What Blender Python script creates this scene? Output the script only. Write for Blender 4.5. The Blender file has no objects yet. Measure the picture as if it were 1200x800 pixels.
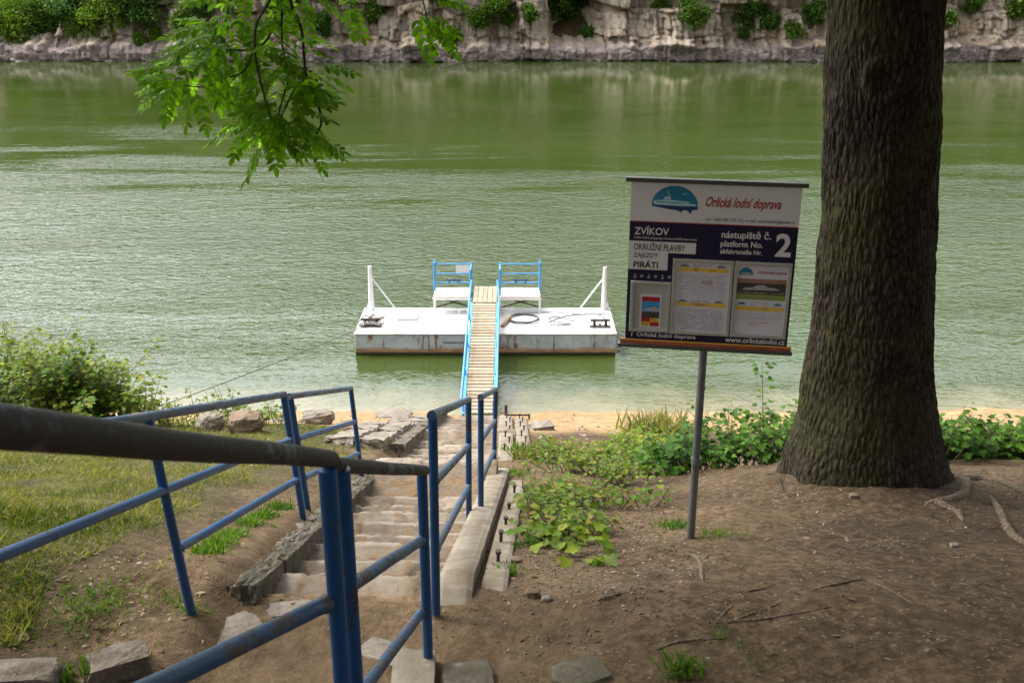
import bpy, math, random
import numpy as np
from mathutils import Vector, Matrix, noise
SKY_STR, SUN_STR, EXPO = .15, 1.6, .22
R = random.Random(7)
NR = np.random.RandomState(11)
scene = bpy.context.scene
COL = scene.collection
rad = math.radians

# ---------------------------------------------------------------- camera model (real metres, water level = 0)
PITCH = math.atan(0.375)
CP, SP = math.cos(PITCH), math.sin(PITCH)
CAMZ = 9.0
FOC = 1200.0
def pt(px, py, y):
    """world point seen at photo position (px,py) that stands y metres ahead of the photographer"""
    a = PITCH + math.atan((py - 400) / FOC)
    D = y * math.tan(a)
    Z = y * CP + D * SP
    return Vector(((px - 600) / FOC * Z, y, CAMZ - D))

# ---------------------------------------------------------------- object helpers
def tag(o, label=None, cat=None, group=None, kind=None):
    if label: o['label'] = label
    if cat: o['category'] = cat
    if group: o['group'] = group
    if kind: o['kind'] = kind
    return o
def empty(name, loc=(0, 0, 0), label=None, cat=None, group=None):
    o = bpy.data.objects.new(name, None)
    o.empty_display_size = 0.1
    o.location = loc
    COL.objects.link(o)
    return tag(o, label, cat, group)
def link_mesh(name, me, mats, parent=None, smooth=False):
    o = bpy.data.objects.new(name, me)
    if not isinstance(mats, (list, tuple)): mats = [mats]
    for m in mats: me.materials.append(m)
    if smooth:
        me.polygons.foreach_set('use_smooth', [True] * len(me.polygons))
    COL.objects.link(o)
    if parent is not None:
        o.parent = parent
        # geometry is written in world coordinates: cancel the parent's place
        loc = Vector((0, 0, 0)); p = parent
        M = Matrix.Identity(4)
        chain = []
        while p is not None:
            chain.append(p); p = p.parent
        for q in reversed(chain): M = M @ q.matrix_basis
        me.transform(M.inverted())
    return o
class MB:
    def __init__(s): s.v = []; s.f = []; s.mi = []
    def add(s, vs, fs, mi=0):
        b = len(s.v); s.v.extend([tuple(v) for v in vs])
        for f in fs: s.f.append(tuple(i + b for i in f)); s.mi.append(mi)
    def box(s, c, size, M=None, mi=0):
        hx, hy, hz = size[0] / 2, size[1] / 2, size[2] / 2
        vs = [Vector((x, y, z)) for x in (-hx, hx) for y in (-hy, hy) for z in (-hz, hz)]
        c = Vector(c)
        vs = [(M @ v if M else v) + c for v in vs]
        s.add(vs, [(0, 1, 3, 2), (4, 6, 7, 5), (0, 4, 5, 1), (2, 3, 7, 6), (0, 2, 6, 4), (1, 5, 7, 3)], mi)
    def beam(s, a, b, w, h, mi=0):
        a = Vector(a); b = Vector(b); d = (b - a); L = d.length; d.normalize()
        side = d.cross(Vector((0, 0, 1)))
        if side.length < 1e-4: side = Vector((1, 0, 0))
        side.normalize(); up = side.cross(d)
        M = Matrix((side, d, up)).transposed()
        s.box((a + b) / 2, (w, L, h), M, mi)
    def tube(s, pts, r, n=10, mi=0, cap=True):
        pts = [Vector(p) for p in pts]
        rs = r if isinstance(r, (list, tuple)) else [r] * len(pts)
        N = len(pts); base = len(s.v)
        t0 = (pts[1] - pts[0]).normalized()
        ref = Vector((0, 0, 1)) if abs(t0.z) < .9 else Vector((1, 0, 0))
        nx = t0.cross(ref).normalized()
        for i in range(N):
            t = (pts[min(i + 1, N - 1)] - pts[max(i - 1, 0)]).normalized()
            nx = (nx - t * nx.dot(t)).normalized(); ny = t.cross(nx)
            for k in range(n):
                a = 2 * math.pi * k / n
                s.v.append(tuple(pts[i] + (nx * math.cos(a) + ny * math.sin(a)) * rs[i]))
        for i in range(N - 1):
            for k in range(n):
                a0 = base + i * n + k; a1 = base + i * n + (k + 1) % n
                s.f.append((a0, a1, a1 + n, a0 + n)); s.mi.append(mi)
        if cap:
            s.f.append(tuple(base + k for k in reversed(range(n)))); s.mi.append(mi)
            s.f.append(tuple(base + (N - 1) * n + k for k in range(n))); s.mi.append(mi)
    def mesh(s, name='m'):
        me = bpy.data.meshes.new(name); me.from_pydata(s.v, [], s.f); me.update()
        if any(s.mi): me.polygons.foreach_set('material_index', s.mi)
        return me
    def build(s, name, mats, parent=None, smooth=False, bevel=0):
        o = link_mesh(name, s.mesh(name), mats, parent, smooth)
        if smooth:
            try: o.data.set_sharp_from_angle(angle=rad(40))
            except Exception: pass
        if bevel:
            m = o.modifiers.new('Bevel', 'BEVEL'); m.width = bevel; m.segments = 2; m.limit_method = 'ANGLE'
        return o
def mesh_np(name, V, L, starts, totals):
    me = bpy.data.meshes.new(name)
    me.vertices.add(len(V)); me.vertices.foreach_set('co', np.asarray(V, dtype=np.float32).ravel())
    me.loops.add(len(L)); me.loops.foreach_set('vertex_index', np.asarray(L, dtype=np.int32))
    me.polygons.add(len(starts)); me.polygons.foreach_set('loop_start', np.asarray(starts, dtype=np.int32))
    me.polygons.foreach_set('loop_total', np.asarray(totals, dtype=np.int32))
    me.update(calc_edges=True); me.validate()
    return me
def spray(template, faces, P, AX, NM, S):
    """copies of a small template: P places, AX leaf axis (+Y), NM normal (+Z), S scale -> arrays"""
    T = np.asarray(template, float); P = np.asarray(P, float); AX = np.asarray(AX, float); NM = np.asarray(NM, float)
    AX /= np.linalg.norm(AX, axis=1, keepdims=True) + 1e-9
    NM = NM - AX * (NM * AX).sum(1, keepdims=True); NM /= np.linalg.norm(NM, axis=1, keepdims=True) + 1e-9
    SX = np.cross(AX, NM)
    S = np.asarray(S, float).reshape(-1, 1, 1)
    V = (SX[:, None, :] * T[None, :, 0:1] + AX[:, None, :] * T[None, :, 1:2] + NM[:, None, :] * T[None, :, 2:3]) * S + P[:, None, :]
    n, k = len(P), len(T)
    L = []; tot = []
    fl = np.concatenate([np.array(f) for f in faces]); ft = np.array([len(f) for f in faces])
    L = (np.arange(n)[:, None] * k + fl[None, :]).ravel()
    tot = np.tile(ft, n); st = np.concatenate([[0], np.cumsum(tot)[:-1]])
    return V.reshape(-1, 3), L, st, tot
def spray_obj(name, template, faces, P, AX, NM, S, mat, parent=None):
    V, L, st, tot = spray(template, faces, P, AX, NM, S)
    return link_mesh(name, mesh_np(name, V, L, st, tot), mat, parent)
def grid_mesh(name, xs, ys, zf):
    """height sheet; zf(x,y)->z or (x,y,z)"""
    V = np.zeros((len(ys) * len(xs), 3)); k = 0
    for y in ys:
        for x in xs:
            r = zf(x, y)
            V[k] = r if isinstance(r, tuple) else (x, y, r); k += 1
    nx, ny = len(xs), len(ys)
    i = np.arange(ny - 1)[:, None] * nx + np.arange(nx - 1)[None, :]
    Q = np.stack([i, i + 1, i + 1 + nx, i + nx], axis=-1).reshape(-1, 4)
    st = np.arange(len(Q)) * 4
    return mesh_np(name, V, Q.ravel(), st, np.full(len(Q), 4)), V

# leaf templates (unit length along +Y)
LEAF_OVAL = [(0, 0, 0), (.16, .22, .03), (.21, .5, .05), (.14, .8, .03), (0, 1, -.02), (-.14, .8, .03), (-.21, .5, .05), (-.16, .22, .03)]
LEAF_OVAL_F = [(0, 1, 2, 3, 4), (0, 4, 5, 6, 7)]
LEAF_MAPLE = [(0, 0, 0), (.22, .04, .03), (.42, .10, .06), (.36, .28, .05), (.52, .50, .03), (.34, .54, .05), (.22, .62, .04), (.14, .82, .02), (0, 1, -.03),
              (-.14, .82, .02), (-.22, .62, .04), (-.34, .54, .05), (-.52, .50, .03), (-.36, .28, .05), (-.42, .10, .06), (-.22, .04, .03)]
LEAF_MAPLE_F = [(0, 1, 2, 3, 4, 5, 6, 7, 8), (0, 8, 9, 10, 11, 12, 13, 14, 15)]
LEAF_CLUMP = [(0, 0, 0), (.35, .25, .1), (.25, .7, -.05), (0, 1, .05), (-.3, .65, .12), (-.38, .2, -.05)]
LEAF_CLUMP_F = [(0, 1, 2, 3), (0, 3, 4, 5)]

# ---------------------------------------------------------------- node materials
def new_mat(name):
    m = bpy.data.materials.new(name); m.use_nodes = True
    nt = m.node_tree
    return m, nt, nt.nodes['Principled BSDF']
class N:
    """tiny node graph writer"""
    def __init__(s, nt): s.nt = nt; s.co = None
    def n(s, t, **kw):
        x = s.nt.nodes.new(t)
        for k, v in kw.items(): setattr(x, k, v)
        return x
    def l(s, a, b): s.nt.links.new(a, b)
    def coord(s, scale=(1, 1, 1), kind='Object', rot=(0, 0, 0)):
        if kind == 'pos': src = s.n('ShaderNodeNewGeometry').outputs['Position']
        else: src = s.n('ShaderNodeTexCoord').outputs[kind]
        mp = s.n('ShaderNodeMapping'); mp.inputs['Scale'].default_value = scale; mp.inputs['Rotation'].default_value = rot
        s.l(src, mp.inputs['Vector']); return mp.outputs[0]
    def noise(s, co, scale, detail=4, rough=.6, dist=0):
        x = s.n('ShaderNodeTexNoise'); x.inputs['Scale'].default_value = scale; x.inputs['Detail'].default_value = detail
        x.inputs['Roughness'].default_value = rough; x.inputs['Distortion'].default_value = dist
        s.l(co, x.inputs['Vector']); return x.outputs[0]
    def vor(s, co, scale, feat='F1', out='Distance', rnd=1):
        x = s.n('ShaderNodeTexVoronoi', feature=feat); x.inputs['Scale'].default_value = scale; x.inputs['Randomness'].default_value = rnd
        s.l(co, x.inputs['Vector']); return x.outputs[out]
    def ramp(s, fac, stops):
        x = s.n('ShaderNodeValToRGB'); e = x.color_ramp.elements
        while len(e) < len(stops): e.new(.5)
        for i, (p, c) in enumerate(stops):
            e[i].position = p; e[i].color = (c, c, c, 1) if isinstance(c, (int, float)) else (*c, 1)
        s.l(fac, x.inputs[0]); return x.outputs[0]
    def mix(s, fac, a, b, mode='MIX'):
        x = s.n('ShaderNodeMix', data_type='RGBA', blend_type=mode)
        for sock, val in ((x.inputs[0], fac), (x.inputs[6], a), (x.inputs[7], b)):
            if hasattr(val, 'links') or hasattr(val, 'is_linked'): s.l(val, sock)
            elif isinstance(val, (int, float)): sock.default_value = val if sock == x.inputs[0] else (val, val, val, 1)
            else: sock.default_value = (*val, 1)
        return x.outputs[2]
    def math(s, op, a, b=0, clamp=False):
        x = s.n('ShaderNodeMath', operation=op, use_clamp=clamp)
        for sock, val in ((x.inputs[0], a), (x.inputs[1], b)):
            if isinstance(val, (int, float)): sock.default_value = val
            else: s.l(val, sock)
        return x.outputs[0]
    def maprange(s, v, a, b, c=0, d=1):
        x = s.n('ShaderNodeMapRange')
        s.l(v, x.inputs[0])
        for i, q in zip((1, 2, 3, 4), (a, b, c, d)): x.inputs[i].default_value = q
        return x.outputs[0]
    def bump(s, h, strength, dist, prev=None):
        x = s.n('ShaderNodeBump'); x.inputs['Strength'].default_value = strength if isinstance(strength, (int, float)) else 1
        if not isinstance(strength, (int, float)): s.l(strength, x.inputs['Strength'])
        x.inputs['Distance'].default_value = dist
        s.l(h, x.inputs['Height'])
        if prev is not None: s.l(prev, x.inputs['Normal'])
        return x.outputs[0]
def m_simple(name, col, rough=.6, metal=0, var=.15, scale=6, bump=.0, spec=None):
    m, nt, b = new_mat(name); g = N(nt)
    co = g.coord(); nz = g.noise(co, scale, 5)
    dark = tuple(c * (1 - var) for c in col); lite = tuple(min(1, c * (1 + var)) for c in col)
    g.l(g.ramp(nz, [(.3, dark), (.7, lite)]), b.inputs['Base Color'])
    b.inputs['Roughness'].default_value = rough; b.inputs['Metallic'].default_value = metal
    if spec is not None: b.inputs['Specular IOR Level'].default_value = spec
    if bump:
        g.l(g.bump(g.noise(co, scale * 6, 4), bump, .005), b.inputs['Normal'])
    return m
def m_paint(name, col, worn, amount=.5, rough=.45, scale=5, stretch=(1, 1, 1)):
    m, nt, b = new_mat(name); g = N(nt)
    co = g.coord(stretch)
    n1 = g.noise(co, scale, 8, .7); n2 = g.noise(co, scale * 9, 4, .7)
    f = g.math('ADD', g.math('MULTIPLY', n1, .7), g.math('MULTIPLY', n2, .3))
    mask = g.ramp(f, [(amount, 0), (amount + .05, 1)])
    c1 = g.ramp(g.noise(co, scale * .5, 3), [(.3, tuple(c * .8 for c in col)), (.7, tuple(c * 1.2 for c in col))])
    c2 = g.ramp(n2, [(.3, tuple(c * .6 for c in worn)), (.7, tuple(c * 1.4 for c in worn))])
    g.l(g.mix(mask, c1, c2), b.inputs['Base Color'])
    g.l(g.maprange(mask, 0, 1, rough, min(1, rough + .3)), b.inputs['Roughness'])
    g.l(g.bump(g.math('SUBTRACT', n2, g.math('MULTIPLY', mask, .8)), .35, .002), b.inputs['Normal'])
    return m
def m_leaf(name, stops, trans=.35, rough=.5, spec=.12):
    m, nt, b = new_mat(name); g = N(nt)
    geo = g.n('ShaderNodeNewGeometry')
    c = g.ramp(geo.outputs['Random Per Island'], stops)
    c = g.mix(.35, c, g.ramp(g.noise(g.coord(kind='pos'), 1.3, 3), [(.35, tuple(x * .6 for x in stops[0][1])), (.65, tuple(x * 1.2 for x in stops[-1][1]))]))
    g.l(c, b.inputs['Base Color']); b.inputs['Roughness'].default_value = rough
    b.inputs['Specular IOR Level'].default_value = spec
    t = g.n('ShaderNodeBsdfTranslucent')
    g.l(g.mix(1, c, (1.5, 1.7, .5), 'MULTIPLY'), t.inputs[0])
    ms = g.n('ShaderNodeMixShader'); ms.inputs[0].default_value = trans
    g.l(b.outputs[0], ms.inputs[1]); g.l(t.outputs[0], ms.inputs[2])
    g.l(ms.outputs[0], nt.nodes['Material Output'].inputs[0])
    return m
BLUE = m_paint('blue_paint', (.003, .050, .145), (.03, .02, .016), .545, .38, 6)
BLUE_WORN = m_paint('worn_blue_paint', (.003, .052, .135), (.05, .04, .034), .485, .42, 8)
BLUE_TOP = m_paint('dark_worn_handrail', (.006, .016, .032), (.020, .014, .009), .42, .42, 5)
BLUE_GREY = m_paint('grey_blue_handrail', (.022, .06, .13), (.08, .085, .10), .48, .35, 6)
BLUE_LIGHT = m_paint('light_blue_paint', (.05, .28, .60), (.10, .20, .32), .62, .4, 4)
WHITE_PAINT = m_paint('white_deck_paint', (.80, .80, .80), (.55, .52, .47), .62, .5, 2)
WHITE_METAL = m_simple('white_painted_steel', (.78, .78, .78), .45, 0, .05, 4)
GALV = m_simple('galvanised_pipe', (.16, .165, .17), .45, .6, .25, 14, .2)
GALV_BAR = m_simple('dark_sign_bar', (.08, .08, .075), .5, .4, .15, 14)
STEEL_RUST = m_simple('rusty_bolt_steel', (.05, .035, .028), .8, .2, .4, 30, .3)
ROPE_GREY = m_simple('grey_rope', (.22, .21, .19), .9, 0, .25, 30, .3)
ROPE_BROWN = m_simple('brown_rope', (.30, .24, .17), .9, 0, .25, 30, .3)
CABLE = m_simple('dark_wire_rope', (.10, .10, .09), .7, .2, .2, 20)
# ---------------------------------------------------------------- ground shape
def sstep(a, b, x):
    t = min(1, max(0, (x - a) / (b - a))); return t * t * (3 - 2 * t)
def D0(y):
    """drop below the camera along the stair line"""
    if y < 3.3: return 1.6 + .47 * max(y, 0) + .42 * min(y, 0)
    if y < 4.7: return 3.151 + .05 * (y - 3.3)
    return 3.221 + .389 * (y - 4.7)
def ground_z(x, y, fine=True):
    d = D0(y)
    # higher, flatter terrace on the right under the big tree
    r = sstep(.7, 3.2, x)
    dr = 2.9 + .325 * (y - 3.6)
    if y > 9.2: dr += .8 * (y - 9.2)
    if y > 0: d = d * (1 - r) + min(dr, max(d, dr) if y < 9.2 else d + .0) * r if dr < d + .6 else d
    # lawn on the left stands a little above the steps
    l = sstep(-1.45, -3.2, x) if x < -1.45 else 0
    if y < 16: d -= .13 * sstep(-1.38, -1.62, x) * sstep(17, 13, y) + .22 * l * sstep(17, 12, y)
    z = CAMZ - d
    # beach levels out, then the river bed
    if z < .35:
        z = .35 + (z - .35) * .8
    if y > 21: z = max(z, -3.0)
    if y > 94: z = -3 + (y - 94) * .6
    if y > 5: z += .10 * math.exp(-(((x - 2.87) / .95) ** 2 + ((y - 7.99) / .95) ** 2) ** 2)
    if -8 < x < 9 and fine and y < 24:
        n = noise.noise(Vector((x * 1.1, y * 1.1, 3))) * .045 + noise.noise(Vector((x * 3.7, y * 3.7, 9))) * .022 + noise.noise(Vector((x * 11, y * 11, 4))) * .008
        z += n
    elif y < 24: z += noise.noise(Vector((x * .35, y * .35, 1))) * .15
    # the steps lie in a shallow cutting
    if -1.42 < x < -.25 and y > 4.6: z -= .14 * sstep(4.6, 4.9, y) * (1 - sstep(19, 20, y))
    return z
def axis(lo, hi, a, b, fine, coarse_n):
    mid = list(np.arange(a, b, fine))
    left = [a - (a - lo) * (t ** 2) for t in np.linspace(1, 0, coarse_n, endpoint=False)]
    right = [b + (hi - b) * (t ** 2) for t in np.linspace(0, 1, coarse_n)]
    return sorted(set(round(v, 4) for v in left + mid + right))
gx = axis(-160, 160, -4.6, 6.2, .04, 46)
gy = axis(-60, 120, 3.0, 11.5, .04, 60)
gme, GV = grid_mesh('ground', gx, gy, ground_z)
# soil map: R sand, G lawn, B trodden tan path (where the materials themselves differ)
att = gme.color_attributes.new('soil', 'FLOAT_COLOR', 'POINT')
cols = np.zeros((len(GV), 4), dtype=np.float32); cols[:, 3] = 1
for i, (x, y, z) in enumerate(GV):
    n = noise.noise(Vector((x * .9, y * .9, 0))) * .5 + noise.noise(Vector((x * 3, y * 3, 5))) * .3
    cols[i, 0] = sstep(14.8, 16.3, y + n * 1.5) if y < 30 else 0
    edge = -2.15
    cols[i, 1] = sstep(edge + .25, edge - .35, x + n * .6) * sstep(3.7, 4.6, y + n - .25 * (x + 3)) * (1 - cols[i, 0])
    cols[i, 2] = sstep(1.2, -.2, x + n) * sstep(-2.2, -1.5, x + n) * .9
att.data.foreach_set('color', cols.ravel())
def m_ground():
    m, nt, b = new_mat('soil'); g = N(nt)
    co = g.coord(kind='pos')
    at = g.n('ShaderNodeAttribute', attribute_name='soil')
    sep = g.n('ShaderNodeSeparateColor'); g.l(at.outputs['Color'], sep.inputs[0])
    n1 = g.noise(co, 1.2, 8, .65); n2 = g.noise(co, 14, 6, .7); n3 = g.noise(co, 70, 4, .7)
    dirt = g.ramp(n1, [(.30, (.032, .020, .010)), (.5, (.066, .043, .021)), (.68, (.112, .075, .040))])
    speck = g.ramp(n2, [(.32, (.012, .007, .004)), (.48, (.064, .042, .021)), (.66, (.155, .108, .064))])
    dirt = g.mix(.6, dirt, speck)
    grit = g.ramp(g.vor(co, 55, out='Color'), [(.80, 0), (.86, 1)])
    gritm = g.math('MULTIPLY', grit, g.ramp(g.noise(co, 2.2, 3), [(.45, 0), (.62, .8)]))
    dirt = g.mix(gritm, dirt, (.20, .17, .13))
    tan = g.mix(.45, g.ramp(n1, [(.3, (.10, .064, .033)), (.7, (.18, .123, .068))]), speck)
    lawn = g.ramp(g.noise(co, 5, 6, .7), [(.3, (.035, .028, .014)), (.5, (.06, .055, .02)), (.7, (.10, .085, .035))])
    sand = g.ramp(g.noise(co, 2.5, 6, .7), [(.3, (.17, .105, .048)), (.5, (.27, .175, .085)), (.7, (.36, .25, .14))])
    damp = g.ramp(g.noise(co, .7, 5, .6), [(.36, .62), (.6, 1.12)])
    dirt = g.mix(1, dirt, damp, 'MULTIPLY')
    c = g.mix(sep.outputs[2], dirt, tan); c = g.mix(sep.outputs[1], c, lawn); c = g.mix(sep.outputs[0], c, sand)
    g.l(c, b.inputs['Base Color']); b.inputs['Roughness'].default_value = .95; b.inputs['Specular IOR Level'].default_value = .15
    bb = g.bump(n2, .75, .03); bb = g.bump(n3, .6, .008, bb); bb = g.bump(g.vor(co, 45), .35, .01, bb)
    g.l(bb, b.inputs['Normal'])
    return m
ground = link_mesh('ground', gme, m_ground(), smooth=True); tag(ground, kind='structure')

# ---------------------------------------------------------------- river
def m_water():
    m, nt, b = new_mat('river_water'); g = N(nt)
    co = g.coord(kind='pos')
    sep = g.n('ShaderNodeSeparateXYZ'); g.l(co, sep.inputs[0])
    X, Y = sep.outputs[0], sep.outputs[1]
    big = g.noise(g.coord((.25, 1, 1), 'pos'), .09, 4, .6)
    col = g.ramp(big, [(.3, (.028, .044, .008)), (.7, (.038, .056, .012))])
    shallow = g.maprange(g.math('ADD', Y, g.math('MULTIPLY', g.noise(co, .8, 3), 2)), 20.2, 22.3, 1, 0)
    col = g.mix(g.math('MULTIPLY', shallow, .75, True), col, (.24, .20, .12))
    g.l(col, b.inputs['Base Color'])
    b.inputs['Roughness'].default_value = .06; b.inputs['IOR'].default_value = 1.333
    # how ruffled the surface is: calm below the cliffs, wind streaks in the middle
    yy = g.math('ADD', Y, g.math('MULTIPLY', g.math('SUBTRACT', g.noise(g.coord((.22, 1, 1), 'pos'), .10, 4, .65), .5), 38))
    far = g.ramp(g.maprange(yy, 18, 98, 0, 1), [(0, .10), (.05, .15), (.13, .24), (.23, .24), (.36, .16), (.52, .075), (.68, .03), (.85, .006)]); far.node.color_ramp.interpolation = 'B_SPLINE'
    st = g.ramp(g.noise(g.coord((.16, 1, 1), 'pos', (0, 0, rad(7))), .35, 4, .6, .6), [(.32, .34), (.46, .62), (.62, 1.15)])
    k = g.math('MULTIPLY', far, st)
    rot = (0, 0, rad(-14))
    w0 = g.noise(g.coord((.45, 1, 1), 'pos', rot), .9, 2, .5, .3)
    w1 = g.noise(g.coord((.5, 1, 1), 'pos', rot), 3.1, 3, .55, .8)
    w2 = g.noise(g.coord((.55, 1, 1), 'pos', (0, 0, rad(20))), 8.5, 2, .5, .5)
    h = g.math('ADD', g.math('MULTIPLY', w1, .55), g.math('MULTIPLY', w2, .30))
    h = g.math('ADD', h, g.math('MULTIPLY', w0, .35))
    bb = g.bump(h, k, .75)
    g.l(bb, b.inputs['Normal'])
    return m
wb = MB()
wb.add([(-260, 12, 0), (260, 12, 0), (260, 112, 0), (-260, 112, 0)], [(0, 1, 2, 3)])
water = wb.build('river_water', m_water()); tag(water, kind='structure')

# ---------------------------------------------------------------- stone steps
def m_steps():
    m, nt, b = new_mat('worn_stone'); g = N(nt)
    co = g.coord(kind='pos')
    at = g.n('ShaderNodeAttribute', attribute_name='stone'); sep = g.n('ShaderNodeSeparateColor'); g.l(at.outputs['Color'], sep.inputs[0])
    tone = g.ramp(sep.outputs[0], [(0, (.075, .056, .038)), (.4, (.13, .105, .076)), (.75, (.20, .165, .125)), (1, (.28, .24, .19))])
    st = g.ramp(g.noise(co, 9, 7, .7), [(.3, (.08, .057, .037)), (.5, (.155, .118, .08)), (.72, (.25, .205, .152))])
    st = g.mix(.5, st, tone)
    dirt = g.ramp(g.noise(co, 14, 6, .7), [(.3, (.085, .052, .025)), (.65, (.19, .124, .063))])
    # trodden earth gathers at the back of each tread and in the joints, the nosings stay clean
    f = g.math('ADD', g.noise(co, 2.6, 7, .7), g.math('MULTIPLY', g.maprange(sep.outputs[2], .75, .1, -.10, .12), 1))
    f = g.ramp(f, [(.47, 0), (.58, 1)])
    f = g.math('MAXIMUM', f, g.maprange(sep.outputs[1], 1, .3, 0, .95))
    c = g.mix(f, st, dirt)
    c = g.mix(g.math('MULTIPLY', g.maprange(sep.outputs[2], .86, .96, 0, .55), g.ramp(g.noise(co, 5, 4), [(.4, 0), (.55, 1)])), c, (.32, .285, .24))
    g.l(c, b.inputs['Base Color']); b.inputs['Roughness'].default_value = .92
    b.inputs['Specular IOR Level'].default_value = .2
    bb = g.bump(g.noise(co, 7, 6, .7), .6, .05); bb = g.bump(g.noise(co, 26, 6, .7), .7, .012, bb)
    g.l(bb, b.inputs['Normal'])
    return m
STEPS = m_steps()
step_y = [4.72]
while step_y[-1] < 19.3:
    y = step_y[-1]; d = .46 + R.uniform(-.05, .05)
    if 7.9 < y < 8.4: d = 1.25
    if 13.2 < y < 13.6: d = .9
    step_y.append(y + d)
def stair_xl(y): return -1.36 + .0 * y
def stair_xr(y): return -.43 + .041 * (y - 4.3)
def stone_id(x, y, i):
    w = .30 + .12 * noise.cell(Vector((i + .5, 8, 1)))
    u = (x + 1.5) / w + noise.cell(Vector((i + .5, 3, 1))) * 5 + .12 * noise.noise(Vector((x * 3, y * 6, 1)))
    k = math.floor(u); f = u - k
    return noise.cell(Vector((k + .5, i + .5, 2.5))), min(1, min(f, 1 - f) * w / .02)
def stair_z(x, y):
    yy = y + noise.noise(Vector((x * 2.3, y * .15, 7))) * .03 + noise.noise(Vector((x * 9, y * .8, 2))) * .012
    import bisect
    i = bisect.bisect_right(step_y, yy) - 1
    if i < 0: z = CAMZ - D0(4.72) - .02; i = 0; t = .5; a = 4.4
    else:
        a = step_y[i]; c = step_y[i + 1] if i + 1 < len(step_y) else a + .46
        t = (yy - a) / (c - a)
        z = CAMZ - D0((a + .1 * (c - a))) - .13
        z -= (D0(c) - D0(a)) * .14 * t
        z += .0
        # riser eased over three centimetres
        e = min(1, (yy - a) / .035)
        if i > 0:
            prev = CAMZ - D0(step_y[i - 1] + .1 * (a - step_y[i - 1])) - .13 - (D0(a) - D0(step_y[i - 1])) * .14
            z = prev * (1 - e) + z * e
    # cell-like slabs of slightly different height
    cell, jd = stone_id(x, y, i)
    z += cell * .014 - .016 * (1 - jd) + noise.noise(Vector((x * 6, y * 6, 3))) * .008 + noise.noise(Vector((x * 19, y * 19, 3))) * .005
    return z
us = np.linspace(0, 1, 50); sy = np.arange(4.55, 19.5, .02)
sme, SV = grid_mesh('stone_steps', us, sy, lambda u, y: (stair_xl(y) - .05 + u * (stair_xr(y) - stair_xl(y) + .12), y, stair_z(-1.4 + u, y)))
import bisect
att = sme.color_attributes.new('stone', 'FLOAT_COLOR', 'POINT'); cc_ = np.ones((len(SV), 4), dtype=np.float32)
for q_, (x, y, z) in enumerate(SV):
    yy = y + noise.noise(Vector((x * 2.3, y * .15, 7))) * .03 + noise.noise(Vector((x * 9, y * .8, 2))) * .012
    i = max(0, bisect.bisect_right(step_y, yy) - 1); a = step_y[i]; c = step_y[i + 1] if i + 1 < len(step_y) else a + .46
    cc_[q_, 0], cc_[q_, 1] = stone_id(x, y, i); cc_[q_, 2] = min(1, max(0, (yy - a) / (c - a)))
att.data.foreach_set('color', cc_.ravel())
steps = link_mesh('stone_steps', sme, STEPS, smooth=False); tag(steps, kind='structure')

# rough stone blocks
def rock_mesh(mb, c, size, seed, rot=0, sub=3, flat=.75, amp=.16, mi=0):
    """a hewn, weathered block: cube sphere pushed towards a box and roughened"""
    n = 2 ** sub; c = Vector(c)
    rz = Matrix.Rotation(rot, 3, 'Z')
    idx = {}; vs = []; fs = []
    def vert(p):
        key = (round(p[0], 5), round(p[1], 5), round(p[2], 5))
        if key in idx: return idx[key]
        q = Vector(p); s = q.normalized() * 1.15
        q = q * flat + s * (1 - flat)
        nn = noise.noise(q * 1.3 + Vector((seed * 3.1, seed, 0))) * amp + noise.noise(q * 3.6 + Vector((seed, 9, seed))) * amp * .4 + (noise.noise(q * 9 + Vector((seed, 2, 4))) * .022 if sub > 3 else 0)
        q = q * (1 + nn)
        q = Vector((q.x * size[0] / 2, q.y * size[1] / 2, q.z * size[2] / 2))
        idx[key] = len(vs); vs.append(rz @ q + c); return idx[key]
    for ax in range(3):
        for sg in (-1, 1):
            for i in range(n):
                for j in range(n):
                    f = []
                    for (a, b_) in ((i, j), (i + 1, j), (i + 1, j + 1), (i, j + 1)):
                        p = [0, 0, 0]; p[ax] = sg; p[(ax + 1) % 3] = -1 + 2 * a / n; p[(ax + 2) % 3] = -1 + 2 * b_ / n
                        f.append(vert(p))
                    fs.append(tuple(f if sg > 0 else reversed(f)))
    mb.add(vs, fs, mi)
def m_rock(name, a, b_, c_, scale=6, moss=None):
    m, nt, b = new_mat(name); g = N(nt); co = g.coord(kind='pos')
    col = g.ramp(g.noise(co, scale, 8, .7), [(.3, a), (.5, b_), (.7, c_)])
    col = g.mix(.35, col, g.ramp(g.noise(co, scale * 7, 4, .7), [(.35, a), (.65, c_)]))
    if moss:
        col = g.mix(g.ramp(g.noise(co, 2.3, 5), [(.48, 0), (.6, .8)]), col, moss)
    g.l(col, b.inputs['Base Color']); b.inputs['Roughness'].default_value = .92; b.inputs['Specular IOR Level'].default_value = .2
    bb = g.bump(g.noise(co, scale * 2, 8, .7), .7, .03); bb = g.bump(g.noise(co, scale * 12, 4, .7), .5, .006, bb)
    g.l(bb, b.inputs['Normal']); return m
KERB = m_rock('lichen_kerb_stone', (.05, .04, .028), (.115, .093, .068), (.20, .172, .135), 7, (.075, .07, .042))
PALE_ROCK = m_rock('pale_boulder', (.09, .072, .053), (.18, .152, .118), (.30, .265, .22), 5)
BROWN_ROCK = m_rock('brown_boulder', (.08, .05, .03), (.15, .105, .07), (.24, .185, .13), 5)
mb = MB(); y = 4.55; s = 1
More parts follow.
